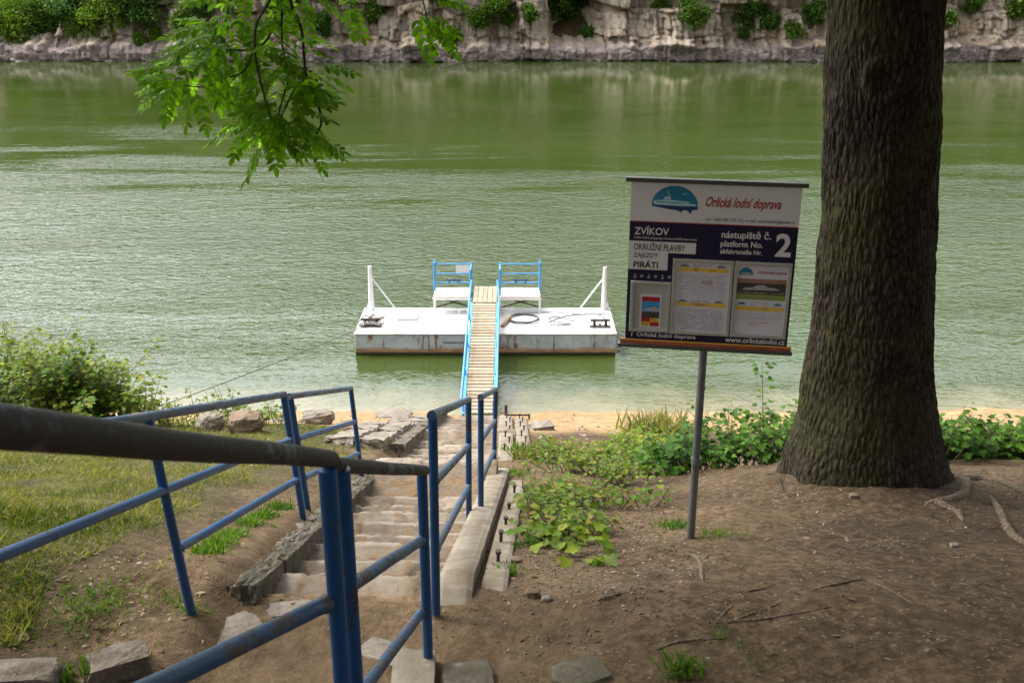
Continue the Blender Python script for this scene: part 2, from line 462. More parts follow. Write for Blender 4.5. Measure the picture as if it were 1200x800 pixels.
while y < 9.6:
    L = R.uniform(.42, .8)
    if 7.75 < y < 8.1: y += .05
    z = CAMZ - D0(y + L / 2) + .02
    w = R.uniform(.21, .24)
    M = Matrix.Rotation(-math.atan(.389), 3, 'X')
    tmp = MB(); rock_mesh(tmp, (0, 0, 0), (w, L + .07, .34), s, R.uniform(-.015, .015), 4, .95, .13)
    tmp.v = [tuple(M @ Vector(v) + Vector((stair_xl(y) - .10, y + L / 2, z - .12 + R.uniform(-.008, .008)))) for v in tmp.v]
    mb.add(tmp.v, tmp.f); s += 1; y += L - .01
kerb = mb.build('stone_kerb', KERB); tag(kerb, kind='structure')
mb = MB(); y = 11.6
while y < 18.9:
    L = R.uniform(.6, 1.0); z = CAMZ - D0(y + L / 2)
    M = Matrix.Rotation(-math.atan(.389), 3, 'X')
    tmp = MB(); rock_mesh(tmp, (0, 0, 0), (.22, L, .36), s, 0, 4, .92, .10)
    tmp.v = [tuple(M @ Vector(v) + Vector((stair_xl(y) - .10, y + L / 2, z - .02))) for v in tmp.v]
    mb.add(tmp.v, tmp.f); s += 1; y += L - .01
lk = mb.build('stone_kerb', KERB); tag(lk, kind='structure')
# slanting stone paving strips left of the lower kerb
mb = MB()
for i in range(12):
    y = 11.5 + i * .55
    for j in range(2):
        x = -1.75 - j * .34
        tmp = MB(); rock_mesh(tmp, (0, 0, 0), (.36, .5, .16), s, R.uniform(-.15, .15), 2, .88, .12)
        M = Matrix.Rotation(-math.atan(.389), 3, 'X')
        tmp.v = [tuple(M @ Vector(v) + Vector((x, y + R.uniform(-.05, .05), ground_z(x, y, False) + .0))) for v in tmp.v]
        mb.add(tmp.v, tmp.f); s += 1
tag(mb.build('stone_paving', PALE_ROCK), kind='structure')

# ---------------------------------------------------------------- concrete strips with bolts, right of the steps
def m_concrete():
    m, nt, b = new_mat('old_concrete'); g = N(nt); co = g.coord(kind='pos')
    c = g.ramp(g.noise(co, 4, 8, .7), [(.3, (.11, .088, .062)), (.5, (.19, .16, .12)), (.7, (.27, .235, .185))])
    c = g.mix(g.ramp(g.noise(co, 1.7, 5, .7), [(.5, 0), (.65, .8)]), c, (.13, .09, .052))
    g.l(c, b.inputs['Base Color']); b.inputs['Roughness'].default_value = .9; b.inputs['Specular IOR Level'].default_value = .2
    g.l(g.bump(g.noise(co, 30, 6, .7), .6, .008), b.inputs['Normal']); return m
CONC = m_concrete()
def bar_sheet(name, x0a, x1a, ya, x0b, x1b, yb, lift, thick, parent, seed, ragged=0):
    """a cast strip following the slope, with worn edges"""
    n = int((yb - ya) / .06); m_ = 7; mb = MB(); vs = []
    for i in range(n + 1):
        t = i / n; y = ya + (yb - ya) * t
        x0 = x0a + (x0b - x0a) * t; x1 = x1a + (x1b - x1a) * t
        z = CAMZ - D0(y) - .03 + (lift + .03) * sstep(0, .45, y - ya)
        for j in range(m_):
            u = j / (m_ - 1); x = x0 + (x1 - x0) * u
            e = 1 if 0 < j < m_ - 1 else 0
            w = noise.noise(Vector((x * 8, y * 5, seed))) * .004
            vs.append((x + (w if not e else 0) * .8, y, z - (0 if e else .012) + w * .4))
    nb = len(vs)
    for i in range(n + 1):
        for j in (0, m_ - 1):
            v = vs[i * m_ + j]; vs.append((v[0], v[1], v[2] - thick))
    fs = []
    for i in range(n):
        for j in range(m_ - 1):
            a = i * m_ + j; fs.append((a, a + 1, a + 1 + m_, a + m_))
        l0 = nb + i * 2; fs.append((i * m_, (i + 1) * m_, l0 + 2, l0)); fs.append((i * m_ + m_ - 1, l0 + 1, l0 + 3, (i + 1) * m_ + m_ - 1))
    fs.append(tuple([nb, nb + 1] + [j for j in reversed(range(m_))]))
    e0 = n * m_; fs.append(tuple([nb + 2 * n + 1, nb + 2 * n] + [e0 + j for j in range(m_)]))
    mb.add(vs, fs); return mb.build(name, CONC, parent)
def bolt(x, y, z, parent, h=.07):
    b_ = MB(); b_.tube([(x, y, z - .05), (x + .004, y, z + h)], .011, 8); b_.tube([(x + .004, y, z + h - .012), (x + .004, y, z + h + .006)], .02, 6)
    return b_.build('bolt', STEEL_RUST, parent)
r0 = lambda y: -.385 + .041 * (y - 4.4)
t1 = empty('concrete_strip', (r0(6.5) + .1, 6.5, CAMZ - D0(6.5)), 'pale concrete footing strip carrying the blue railing posts beside the steps', 'concrete strip', 'concrete strips right of the steps')
bar_sheet('strip', r0(4.45) - .03, r0(4.45) + .16, 4.45, r0(9.7) - .06, r0(9.7) + .14, 9.7, .10, .36, t1, 1)
t2 = empty('concrete_strip', (r0(6.5) + .3, 6.5, CAMZ - D0(6.5)), 'outer concrete strip with five rusty bolts standing in its groove, nearer the bank', 'concrete strip', 'concrete strips right of the steps')
bar_sheet('strip', r0(4.6) + .20, r0(4.6) + .34, 4.55, r0(9.1) + .17, r0(9.1) + .32, 9.1, .045, .3, t2, 2)
for yb in (5.35, 5.95, 6.6, 7.3, 8.2):
    bolt(r0(yb) + .25 + R.uniform(-.02, .02), yb, CAMZ - D0(yb) + .045, t2, R.uniform(.05, .08))
t3 = empty('concrete_strip', (0, 13, CAMZ - D0(13)), 'lower concrete strip with rusty bolts by the foot of the gangway', 'concrete strip', 'concrete strips right of the steps')
bar_sheet('strip', -.17, .02, 11.0, -.25, .0, 18.6, .09, .35, t3, 3)
bar_sheet('outer_strip', .06, .24, 11.6, .05, .28, 18.3, .06, .35, t3, 4)
for i, yb in enumerate((11.6, 12.6, 13.6, 14.6, 15.6, 16.6, 17.6)):
    bolt(-.10 + (i % 2) * .06, yb, CAMZ - D0(yb) + .09, t3, .09)
    bolt(.14 + (i % 2) * .05, yb + .4, CAMZ - D0(yb + .4) + .06, t3, .09)
mbx = MB(); zz = CAMZ - D0(18.4)
mbx.tube([(-.12, 18.4, zz - .1), (-.12, 18.4, zz + .32)], .03, 8); mbx.tube([(-.12, 18.4, zz + .1), (.34, 18.45, zz + .08)], .02, 8); mbx.tube([(.34, 18.45, zz - .2), (.34, 18.45, zz + .1)], .02, 8)
mbx.build('rusty_bracket', STEEL_RUST, t3)
# block under the near railing
b_ = MB(); rock_mesh(b_, (-.46, 3.93, CAMZ - 3.14 - .10), (.20, .34, .24), 41, .05, 3, .95, .04)
tag(b_.build('concrete_block', CONC), 'small concrete block under the last post of the near railing', 'block')

# ---------------------------------------------------------------- loose stones
def stone(px, py, size, mat, label, y=None, rot=0, amp=.16, flat=.7, group=None, sink=.25, name='stone', cat='stone'):
    # find the ground under that sight line
    yy = 3.0
    while yy < 21:
        p = pt(px, py, yy)
        if p.z <= ground_z(p.x, yy): break
        yy += .01
    z = ground_z(p.x, yy) + size[2] * (.5 - sink)
    b_ = MB(); rock_mesh(b_, (0, 0, 0), size, R.uniform(0, 90), rot, 3, flat, amp)
    o = b_.build(name, mat, None, smooth=False)
    o.location = (p.x, yy, z)
    return tag(o, label, cat, group)
SG = 'stones lying on the ground'
stone(140, 786, (.26, .17, .15), KERB, 'square grey kerb block at the bottom left edge of the path', rot=.5, flat=.75, amp=.16, group=SG, sink=.42)
stone(30, 797, (.28, .17, .12), KERB, 'flat grey slab in the bottom left corner of the dirt', rot=.1, flat=.7, amp=.2, group=SG, sink=.46)
stone(340, 715, (.22, .13, .022), PALE_ROCK, 'pale flat stone on the landing before the first step', rot=.2, amp=.12, group=SG, sink=.4)
stone(265, 742, (.34, .22, .02), PALE_ROCK, 'broad tan flagstone sunk in the landing left of the dark post', rot=.7, amp=.12, group=SG, sink=.42)
stone(452, 765, (.26, .15, .02), PALE_ROCK, 'pale flagstone behind the lower rail of the near railing', rot=-.5, amp=.14, group=SG, sink=.42)
stone(680, 793, (.24, .2, .05), KERB, 'pale grey flat stone at the bottom edge right of the steps', rot=.5, amp=.14, group=SG, sink=.35)
stone(548, 798, (.24, .2, .06), KERB, 'grey flat stone at the bottom edge beside the concrete block', rot=.2, amp=.14, group=SG, sink=.35)
stone(624, 698, (.075, .055, .045), BROWN_ROCK, 'reddish brown pebble beside the outer concrete strip', amp=.1, flat=.4, group=SG)
stone(640, 703, (.05, .045, .03), PALE_ROCK, 'pale pebble right of the reddish brown one', amp=.1, flat=.4, group=SG)
stone(604, 658, (.07, .06, .04), BROWN_ROCK, 'dark brown stone at the edge of the green plants', amp=.1, flat=.5, group=SG)
stone(1118, 640, (.05, .04, .03), PALE_ROCK, 'small grey pebble below the tree roots', amp=.1, flat=.5, group=SG)
stone(1000, 583, (.07, .05, .04), BROWN_ROCK, 'brown pebble in front of the big trunk', amp=.1, flat=.5, group=SG)
stone(634, 503, (.4, .3, .14), PALE_ROCK, 'pale boulder on the sand right of the concrete strips', rot=.3, group=SG, sink=.2)
BG = 'boulders on the sandy beach'
stone(372, 497, (.55, .35, .28), PALE_ROCK, 'large pale boulder on the beach behind the upper left railing', rot=.4, flat=.5, amp=.25, group=BG, sink=.15)
stone(288, 506, (.42, .3, .28), BROWN_ROCK, 'brown boulder on the beach among low green plants', rot=.1, flat=.4, amp=.25, group=BG, sink=.15)
stone(248, 505, (.3, .22, .26), PALE_ROCK, 'grey boulder left of the brown one behind low plants', rot=.9, flat=.4, amp=.25, group=BG, sink=.15)
stone(308, 486, (.5, .2, .09), BROWN_ROCK, 'long flat brown rock at the water edge', rot=.0, group=BG)
stone(330, 494, (.5, .2, .06), PALE_ROCK, 'thin pale rock slab on the beach', rot=.1, group=BG)
stone(404, 505, (.3, .26, .14), BROWN_ROCK, 'small brown rock beside the last left post', rot=.5, group=BG)
stone(462, 489, (.7, .4, .15), PALE_ROCK, 'pale slab at the top of the beach left of the steps', rot=.2, group=BG)
# gravel
def ico_pts(n, region, smin, smax, name, mat, label=None):
    t = (1 + 5 ** .5) / 2
    V0 = np.array([(-1, t, 0), (1, t, 0), (-1, -t, 0), (1, -t, 0), (0, -1, t), (0, 1, t), (0, -1, -t), (0, 1, -t), (t, 0, -1), (t, 0, 1), (-t, 0, -1), (-t, 0, 1)]) / 1.9
    F0 = [(0, 11, 5), (0, 5, 1), (0, 1, 7), (0, 7, 10), (0, 10, 11), (1, 5, 9), (5, 11, 4), (11, 10, 2), (10, 7, 6), (7, 1, 8), (3, 9, 4), (3, 4, 2), (3, 2, 6), (3, 6, 8), (3, 8, 9), (4, 9, 5), (2, 4, 11), (6, 2, 10), (8, 6, 7), (9, 8, 1)]
    P = []; S = []
    while len(P) < n:
        x, y = region()
        if y > 4.6 and -1.5 < x < -.2: continue
        k = R.random() ** 3
        s_ = smin + (smax - smin) * k
        P.append((x, y, ground_z(x, y) - s_ * .12)); S.append(s_)
    A = NR.normal(size=(n, 3)); A[:, 2] *= .3; B = NR.normal(size=(n, 3)); B[:, 2] += 2
    V, L, st, tot = spray(V0 * np.array([1, .75, .55]), F0, P, A, B, S)
    V = V + NR.normal(size=V.shape) * np.repeat(np.array(S), 12)[:, None] * .12
    return tag(link_mesh(name, mesh_np(name, V, L, st, tot), mat), label, None, None, 'stuff')
def m_pebble():
    m, nt, b = new_mat('mixed_gravel'); g = N(nt); geo = g.n('ShaderNodeNewGeometry')
    g.l(g.ramp(geo.outputs['Random Per Island'], [(0, (.045, .032, .02)), (.6, (.085, .065, .043)), (.92, (.15, .125, .095)), (1, (.30, .27, .23))]), b.inputs['Base Color'])
    b.inputs['Roughness'].default_value = .9; return m
PEB = m_pebble()
def reg_dirt():
    r = R.random()
    if r < .45: return R.gauss(.35, .35), R.gauss(5.0, .5)
    if r < .5: return R.gauss(-2.1, .35), R.gauss(4.3, .35)
    if r < .6: return R.gauss(1.0, .3), R.gauss(6.2, .5)
    return R.uniform(-.6, 4.5), R.uniform(3.7, 9)
ico_pts(2300, reg_dirt, .004, .018, 'gravel', PEB, 'loose gravel scattered over the bare brown dirt')
ico_pts(300, lambda: (R.uniform(-5, 3), R.uniform(14, 19.3)), .015, .06, 'beach_pebbles', PALE_ROCK, 'pebbles scattered over the sandy beach')
# ---------------------------------------------------------------- blue pipe railings
RG = 'blue pipe railings along the steps'
def pipe(name, a, b, r, mat, parent, extra=None, wob=0):
    mb = MB(); a = Vector(a); b = Vector(b)
    n = 10 if wob else 2; pts = []
    for i in range(n):
        t = i / (n - 1); p = a.lerp(b, t)
        if wob: p = p + Vector((noise.noise(Vector((t * 3, wob, 0))), 0, noise.noise(Vector((t * 3, wob, 5))))) * .004 * math.sin(math.pi * t)
        pts.append(p)
    rr = [r] * len(pts)
    if name in ('middle_rail', 'lower_rail') and (b - a).length > .1:
        d_ = (b - a).normalized(); L_ = (b - a).length
        # weld bead where the rail meets each post
        at_ = [(.0, 1.0), (.020, 1.0), (.024, 1.16), (.032, 1.18), (.037, 1.0)]
        head = [(a + d_ * q, r * k) for q, k in at_]; tail = [(b - d_ * q, r * k) for q, k in reversed(at_)]
        midp = [(p, r) for p in pts[1:-1] if .06 < (p - a).length < L_ - .06]
        seq = head + midp + tail; pts = [q[0] for q in seq]; rr = [q[1] for q in seq]
    mb.tube(pts, rr, 18)
    return mb.build(name, mat, parent, smooth=True)
def weld(parent, p, r, mat):
    mb = MB()
    mb.tube([Vector(p) - Vector((0, .009, .006)), Vector(p) + Vector((0, .009, .006))], r, 14)
    return mb
# near railing: section one runs out of the picture at the left
near = empty('railing', pt(383, 800, 2.37), 'nearest dark worn railing crossing the left edge, its top rail rubbed brown', 'railing', RG)
A0 = pt(0, 503, .906); A1 = pt(386, 541, 2.38)
dirn = (A0 - A1)
pipe('top_rail', A1 + Vector((.0, .02, -.002)), A1 + dirn * 1.30, .0232, BLUE_TOP, near, wob=3)
P383 = pt(383, 545, 2.37)
pipe('post', P383 - Vector((0, 0, 1.05)), P383 - Vector((0, 0, .01)), .024, BLUE, near)
M1 = pt(386, 705, 2.37); M0 = pt(185, 801, 1.62)
pipe('middle_rail', M1, M1 + (M0 - M1) * 1.7, .0225, BLUE_WORN, near, wob=5)
L1_ = M1 - Vector((0, 0, .42)); pipe('lower_rail', L1_, L1_ + (M0 - M1) * 1.7, .0225, BLUE_WORN, near)
e_ = A1 + dirn * 1.29; pipe('post', e_ - Vector((0, 0, 1.0)), e_ - Vector((0, 0, .01)), .024, BLUE, near)
sec2 = empty('railing', pt(494, 772, 4.05), 'short blue railing ending on a concrete block, right behind the nearest dark railing', 'railing', RG)
B0 = pt(395, 545, 2.52); B1 = pt(497, 551, 4.05)
pipe('top_rail', B0 + (B0 - B1) * .02, B1 + (B1 - B0) * .015, .0232, BLUE_TOP, sec2, wob=8)
pipe('post', B0 + Vector((.012, 0, -1.08)), B0 + Vector((.012, 0, -.01)), .0235, BLUE, sec2)
b494 = pt(494, 772, 4.05); pipe('post', (B1.x - .01, B1.y, b494.z - .04), B1 - Vector((.01, 0, .01)), .0235, BLUE, sec2)
pipe('middle_rail', pt(404, 690, 2.52), pt(494, 633, 4.05), .022, BLUE_WORN, sec2, wob=11)
pipe('lower_rail', pt(404, 836, 2.52), pt(494, 717, 4.05), .022, BLUE_WORN, sec2, wob=13)
def section(label, pxt0, pyt0, pxb0, pyb0, y0, pxt1, pyt1, pxb1, pyb1, y1, mid, low, r=.0232, sink=.06, over=.05, back=0, toplift=0, topmat=None, mids=None, pmat=None):
    t0 = pt(pxt0, pyt0, y0); b0 = pt(pxb0, pyb0, y0); t1 = pt(pxt1, pyt1, y1); b1 = pt(pxb1, pyb1, y1)
    rt = empty('railing', b0, label, 'railing', RG)
    for t, b in ((t0, b0), (t1, b1)):
        d = (b - t).normalized()
        pipe('post', t + d * .012, b + d * sink, r, pmat or BLUE, rt)
        # welded collar at the ground
    d = (t1 - t0).normalized()
    pipe('top_rail', t0 - d * (over + back), t1 + d * over * .6, r * 1.03, topmat or BLUE_GREY, rt, wob=pxt0)
    for nm, f in (('middle_rail', mid), ('lower_rail', low)):
        if f is None: continue
        a = t0.lerp(b0, f[0]); b = t1.lerp(b1, f[1]); dd = (b - a).normalized()
        pipe(nm, a - dd * (back if nm == 'middle_rail' else 0), b, r * .97, BLUE_WORN if back == 0 and pxt0 > 450 else BLUE, rt, wob=pxt0 + 2)
    return rt, t0, b0, t1, b1
section('blue railing on the concrete strip, its near post topped by an open pipe end', 507, 486, 511, 707, 4.5, 549, 468, 549.5, 606, 7.0, (.34, .385), (.70, .73))
section('last blue railing of the right-hand row, nearest the gangway', 563.5, 465, 563.5, 602, 7.15, 581, 456, 578.5, 562, 9.5, (.36, .34), (.70, .68))
lft, t0, b0, t1, b1 = section('long blue railing on the lawn side whose rails run out of the left edge', 173, 488, 222, 708, 4.32, 332, 462, 356, 611, 6.56, (.375, .345), (.69, .66), back=2.6, over=.03)
d = (t1 - t0).normalized(); e_ = t0 - d * 2.55
pipe('post', e_, e_ - Vector((-.10, 0, 1.02)), .0232, BLUE, lft)
section('shorter blue railing of the left-hand row, in front of the beach boulders', 340, 464, 362, 603, 6.9, 411, 455, 424.5, 563, 9.15, (.35, .355), (.68, .70), over=.03)

# ---------------------------------------------------------------- platform sign
NAVY = m_simple('navy_print', (.008, .007, .035), .32, 0, .1, 5)
SIGN_WHITE = m_simple('white_sign_print', (.60, .60, .60), .4, 0, .03, 4)
SIGN_RED = m_simple('red_print', (.33, .012, .02), .4, 0, .1, 8)
SIGN_TEAL = m_simple('teal_print', (.012, .17, .29), .4, 0, .15, 8)
SIGN_DEEP = m_simple('deep_blue_print', (.01, .04, .16), .4, 0, .2, 12)
SIGN_PALE = m_simple('pale_blue_print', (.35, .55, .62), .4, 0, .05, 8)
SIGN_ORANGE = m_simple('rust_orange_strip', (.30, .075, .03), .5, 0, .25, 10)
SIGN_YELLOW = m_simple('yellow_print', (.66, .43, .07), .4, 0, .06, 8)
SIGN_BLACK = m_simple('black_print', (.02, .02, .03), .4, 0, .1, 8)
PAPER = m_simple('white_paper', (.58, .57, .62), .3, 0, .03, 4)
PAPER_GREY = m_simple('grey_backing_paper', (.36, .36, .34), .5, 0, .05, 4)
FRAME_ALU = m_simple('brushed_frame', (.42, .42, .38), .4, .3, .08, 10)
INK = m_simple('grey_ink', (.30, .29, .35), .5, 0, .1, 10)
INK2 = m_simple('dark_grey_ink', (.16, .15, .18), .5, 0, .1, 10)
PHOTO_DARK = m_simple('dark_photo_print', (.05, .045, .035), .4, 0, .6, 60)
PHOTO_LITE = m_simple('silver_photo_print', (.35, .36, .36), .4, 0, .3, 60)
GREEN_PRINT = m_simple('green_print', (.22, .30, .05), .4, 0, .15, 8)
BROWN_PRINT = m_simple('brown_print', (.30, .13, .08), .4, 0, .15, 20)
BLUE_SKY = m_simple('sky_blue_print', (.04, .25, .50), .4, 0, .25, 20)
SX0, SX1 = .0, 1.0
s_base = pt(808, 633, 6.29)
tc = pt(838.5, 215.5, 6.22); bc = pt(827.5, 400, 6.22)
W = 1.035; H = (tc.z - bc.z) / 1.0
cx = (tc.x + bc.x) / 2
yaw = rad(-7)
RX = Vector((math.cos(yaw), math.sin(yaw), 0)); RN = Vector((math.sin(yaw), -math.cos(yaw), 0)) # RN faces the camera
ROLL = .012
def sb(u, v, out=0.0):
    """point on the board: u 0-1 left to right, v 0-1 top to bottom, out = millimetres off the face"""
    return Vector((cx, 6.22, tc.z)) + RX * ((u - .5) * W) + Vector((0, 0, -v * H - (u - .5) * W * ROLL)) + RN * (out * .001)
sign = empty('platform_sign', s_base, 'navy and white boat-landing notice board number 2 on a grey pipe post', 'sign')
mb = MB(); topz = sb(.5, 0.1).z
mb.tube([(s_base.x, 6.26, s_base.z - .1), (s_base.x - .003, 6.26, sb(.5, .9).z)], .0275, 16)
post_o = mb.build('post', GALV, sign, smooth=True)
mb = MB(); mb.tube([(s_base.x, 6.26, s_base.z + .62), (s_base.x, 6.26, s_base.z + .67)], .034, 16); mb.build('clamp', GALV, sign, smooth=True); mb = MB(); mb.tube([(s_base.x, 6.26, s_base.z + 1.18), (s_base.x, 6.26, s_base.z + 1.195)], .0305, 16); mb.build('clamp', GALV, sign, smooth=True)
def quad(mb, u0, v0, u1, v1, out, mi=0): mb.add([sb(u0, v0, out), sb(u0, v1, out), sb(u1, v1, out), sb(u1, v0, out)], [(0, 1, 2, 3)], mi)
def slab(mb, u0, v0, u1, v1, o0, o1, mi=0):
    a = [sb(u0, v0, o1), sb(u0, v1, o1), sb(u1, v1, o1), sb(u1, v0, o1), sb(u0, v0, o0), sb(u0, v1, o0), sb(u1, v1, o0), sb(u1, v0, o0)]
    mb.add(a, [(0, 1, 2, 3), (7, 6, 5, 4), (0, 4, 5, 1), (1, 5, 6, 2), (2, 6, 7, 3), (3, 7, 4, 0)], mi)
mb = MB(); slab(mb, 0, 0, 1, 1.005, -14, 0, 0)
quad(mb, .0, .0, 1, .243, 1.2, 1); quad(mb, 0, .243, 1, .249, 1.2, 2)
quad(mb, 0, .368, .405, .437, 1.2, 1); quad(mb, 0, .436, .24, .548, 1.25, 1)
board = mb.build('board', [NAVY, SIGN_WHITE, SIGN_RED], sign)
mb = MB(); slab(mb, -.035, -.022, 1.035, .004, -30, 12); mb.build('top_bar', GALV_BAR, sign, bevel=.003)
mb = MB(); slab(mb, -.045, 1.038, 1.035, 1.062, -30, 14); mb.build('bottom_bar', GALV_BAR, sign, bevel=.003)
mb = MB(); slab(mb, -.03, 1.006, 1.025, 1.037, -16, 4, 0); quad(mb, -.02, 1.006, 1.02, 1.013, 5, 1); mb.build('bottom_strip', [SIGN_ORANGE, SIGN_YELLOW], sign)
mb = MB(); slab(mb, .45, .1, .475, 1.0, -34, -15); slab(mb, .52, .1, .545, 1.0, -34, -15); slab(mb, .43, .94, .56, .97, -52, -34); mb.build('back_bracket', GALV, sign)
def text_mesh(txt, shear=0, bold=0):
    cu = bpy.data.curves.new('t', 'FONT'); cu.body = txt; cu.shear = shear; cu.offset = bold; cu.resolution_u = 3; cu.fill_mode = 'FRONT'
    ob = bpy.data.objects.new('t', cu); COL.objects.link(ob); bpy.context.view_layer.update()
    me = bpy.data.meshes.new_from_object(ob.evaluated_get(bpy.context.evaluated_depsgraph_get()))
    bpy.data.objects.remove(ob); bpy.data.curves.remove(cu)
    return me
def put_text(mb, txt, u0, v0, u1, v1, out=2.2, mi=0, shear=0, bold=.0, keepcaps=True, slope=0):
    me = text_mesh(txt, shear, bold)
    xs = [v.co.x for v in me.vertices]; ys = [v.co.y for v in me.vertices]
    x0, x1, y0, y1 = min(xs), max(xs), min(ys), max(ys)
    vs = [sb(u0 + (v.co.x - x0) / (x1 - x0) * (u1 - u0), v1 - (v.co.y - y0) / (y1 - y0) * (v1 - v0) + slope * (v.co.x - x0) / (x1 - x0), out) for v in me.vertices]
    mb.add(vs, [tuple(p.vertices) for p in me.polygons], mi)
    bpy.data.meshes.remove(me)
def lettering(txt, u0, v0, u1, v1, mat, shear=0, bold=0, parent=None):
    mb = MB(); put_text(mb, txt, u0, v0, u1, v1, shear=shear, bold=bold); return mb.build('lettering', mat, parent or board)
lettering('Orlická lodní doprava', .445, .078, .888, .158, SIGN_RED, .45, .02)
lettering('tel.: +420 382 275 333, e-mail: orlickalodni@email.cz', .45, .205, .975, .230, SIGN_BLACK, 0, .005)
lettering('ZVÍKOV', .030, .270, .238, .328, SIGN_WHITE, 0, .015)
lettering('lodní linka·shipping route·schifflinienroute', .030, .338, .405, .358, SIGN_WHITE, 0, .004)
lettering('OKRUŽNÍ PLAVBY', .030, .372, .340, .425, SIGN_BLACK, 0, .01)
lettering('ZÁJEZDY', .030, .435, .180, .480, SIGN_BLACK, 0, .01)
lettering('PIRÁTI', .032, .486, .182, .538, SIGN_BLACK, 0, .022)
lettering('nástupiště č.', .552, .280, .845, .340, SIGN_WHITE, 0, .02)
lettering('platform No.', .550, .343, .800, .392, SIGN_WHITE, 0, .02)
lettering('abfahrtstelle Nr.', .550, .395, .800, .425, SIGN_WHITE, 0, .02)
lettering('2', .875, .285, .968, .430, SIGN_WHITE, 0, .03)
lettering('Orlická lodní doprava', .072, .960, .438, .996, SIGN_WHITE, 0, .015)
lettering('f', .036, .962, .047, .990, SIGN_WHITE, 0, .02)
lettering('www.orlickalodni.cz', .622, .960, .985, .996, SIGN_WHITE, 0, .02)
# row of little anchors and wheels
mb = MB()
def disc(mb, u, v, ru, n=14, mi=0, out=2.2, a0=0, a1=2 * math.pi, rv=None):
    rv = rv or ru * W / H
    vs = [sb(u + ru * math.cos(a0 + (a1 - a0) * k / n), v - rv * math.sin(a0 + (a1 - a0) * k / n), out) for k in range(n + 1)]
    mb.add(vs, [tuple(range(n + 1))], mi)
def ring(mb, u, v, ru, w, n=18, mi=0, out=2.2, a0=0, a1=2 * math.pi):
    k_ = W / H; vs = []
    for k in range(n + 1):
        a = a0 + (a1 - a0) * k / n
        vs.append(sb(u + ru * math.cos(a), v - ru * k_ * math.sin(a), out)); vs.append(sb(u + (ru - w) * math.cos(a), v - (ru - w) * k_ * math.sin(a), out))
    mb.add(vs, [(2 * i, 2 * i + 1, 2 * i + 3, 2 * i + 2) for i in range(n)], mi)
for i in range(6):
    u = .045 + i * .042; v = .590
    if i % 2 == 0:
        quad(mb, u - .0018, v - .014, u + .0018, v + .016, 2.2); ring(mb, u, v + .004, .010, .004, 10, a0=math.pi, a1=2 * math.pi); quad(mb, u - .006, v - .008, u + .006, v - .005, 2.3)
    else:
        ring(mb, u, v, .009, .003, 12); quad(mb, u - .011, v - .0015, u + .011, v + .0015, 2.4); quad(mb, u - .0015, v - .012, u + .0015, v + .012, 2.5)
mb.build('symbol_row', PAPER_GREY, board)
# ship emblem: half disc of teal, white ship, deep blue swoosh of water
def emblem(mb, u, v, ru, rv, out=2.2):
    vs = [sb(u + ru * math.cos(a), v + rv * .42 - rv * 1.42 * math.sin(a), out) for a in [math.pi * k / 24 for k in range(25)]]
    mb.add(vs, [tuple(range(25))], 0)
    yb = v + rv * .42
    wave = [(-1, 0), (-.9, .12), (-.6, .2), (-.3, .32), (0, .38), (.15, .45), (.3, .62), (.35, .42), (.5, .36), (.62, .5), (.7, .75), (.78, .35), (1, .3), (1, 0)]
    mb.add([sb(u + ru * a, yb + rv * b_ * .8, out) for a, b_ in wave], [tuple(range(len(wave)))], 1)
    mb.add([sb(u + ru * a, yb + rv * b_, out + .6) for a, b_ in [(-.95, -.22), (-.86, -.05), (.1, .02), (.96, .0), (.9, -.14), (.62, -.16), (.6, -.3), (-.2, -.40), (-.86, -.36)]], [tuple(range(9))], 2)
    mb.add([sb(u + ru * a, yb + rv * b_, out + .6) for a, b_ in [(-.5, -.42), (-.15, -.43), (-.2, -.62), (-.42, -.62)]], [(0, 1, 2, 3)], 2)
    mb.add([sb(u + ru * a, yb + rv * b_, out + 1.0) for a, b_ in [(-.8, -.26), (.5, -.22), (.5, -.17), (-.8, -.20)]], [(0, 1, 2, 3)], 0)
    mb.add([sb(u + ru * a, yb + rv * b_, out + .6) for a, b_ in [(-.26, -.62), (-.22, -.62), (-.30, -1.1), (-.33, -1.1)]], [(0, 1, 2, 3)], 2)
    mb.add([sb(u + ru * a, yb + rv * b_, out + .6) for a, b_ in [(.3, -.85), (.5, -.9), (.52, -.86), (.32, -.81)]], [(0, 1, 2, 3)], 2)
mb = MB(); emblem(mb, .262, .105, .137, .085); mb.build('ship_emblem', [SIGN_TEAL, SIGN_DEEP, SIGN_PALE], board)
def frame(u0, v0, u1, v1, label):
    fw = .020; fh = fw * W / H; mb = MB()
    slab(mb, u0, v0, u1, v0 + fh, 1.5, 16); slab(mb, u0, v1 - fh, u1, v1, 1.5, 16)
    slab(mb, u0, v0 + fh, u0 + fw, v1 - fh, 1.5, 15.5); slab(mb, u1 - fw, v0 + fh, u1, v1 - fh, 1.5, 15.5)
    f = mb.build('notice_frame', FRAME_ALU, sign, bevel=.002); f['label'] = label; return f
def lines(mb, u0, u1, v0, v1, n, mi, seed, h=.0035, frac=(.5, 1)):
    rr = random.Random(seed)
    for i in range(n):
        v = v0 + (v1 - v0) * i / max(1, n - 1); u = u0
        while u < u1 - .01:
            w = rr.uniform(.008, .035); 
            if rr.random() < .85: quad(mb, u, v - h / 2, min(u + w, u1), v + h / 2, 5.2, mi)
            u += w + .006
f1 = frame(.022, .622, .268, .952, 'small frame holding a red, blue and yellow flyer')
mb = MB(); quad(mb, .04, .64, .25, .935, 3, 0); quad(mb, .085, .705, .215, .925, 4, 1)
quad(mb, .095, .722, .205, .752, 5, 2); quad(mb, .095, .752, .205, .82, 5, 3); quad(mb, .095, .82, .205, .862, 5, 4)
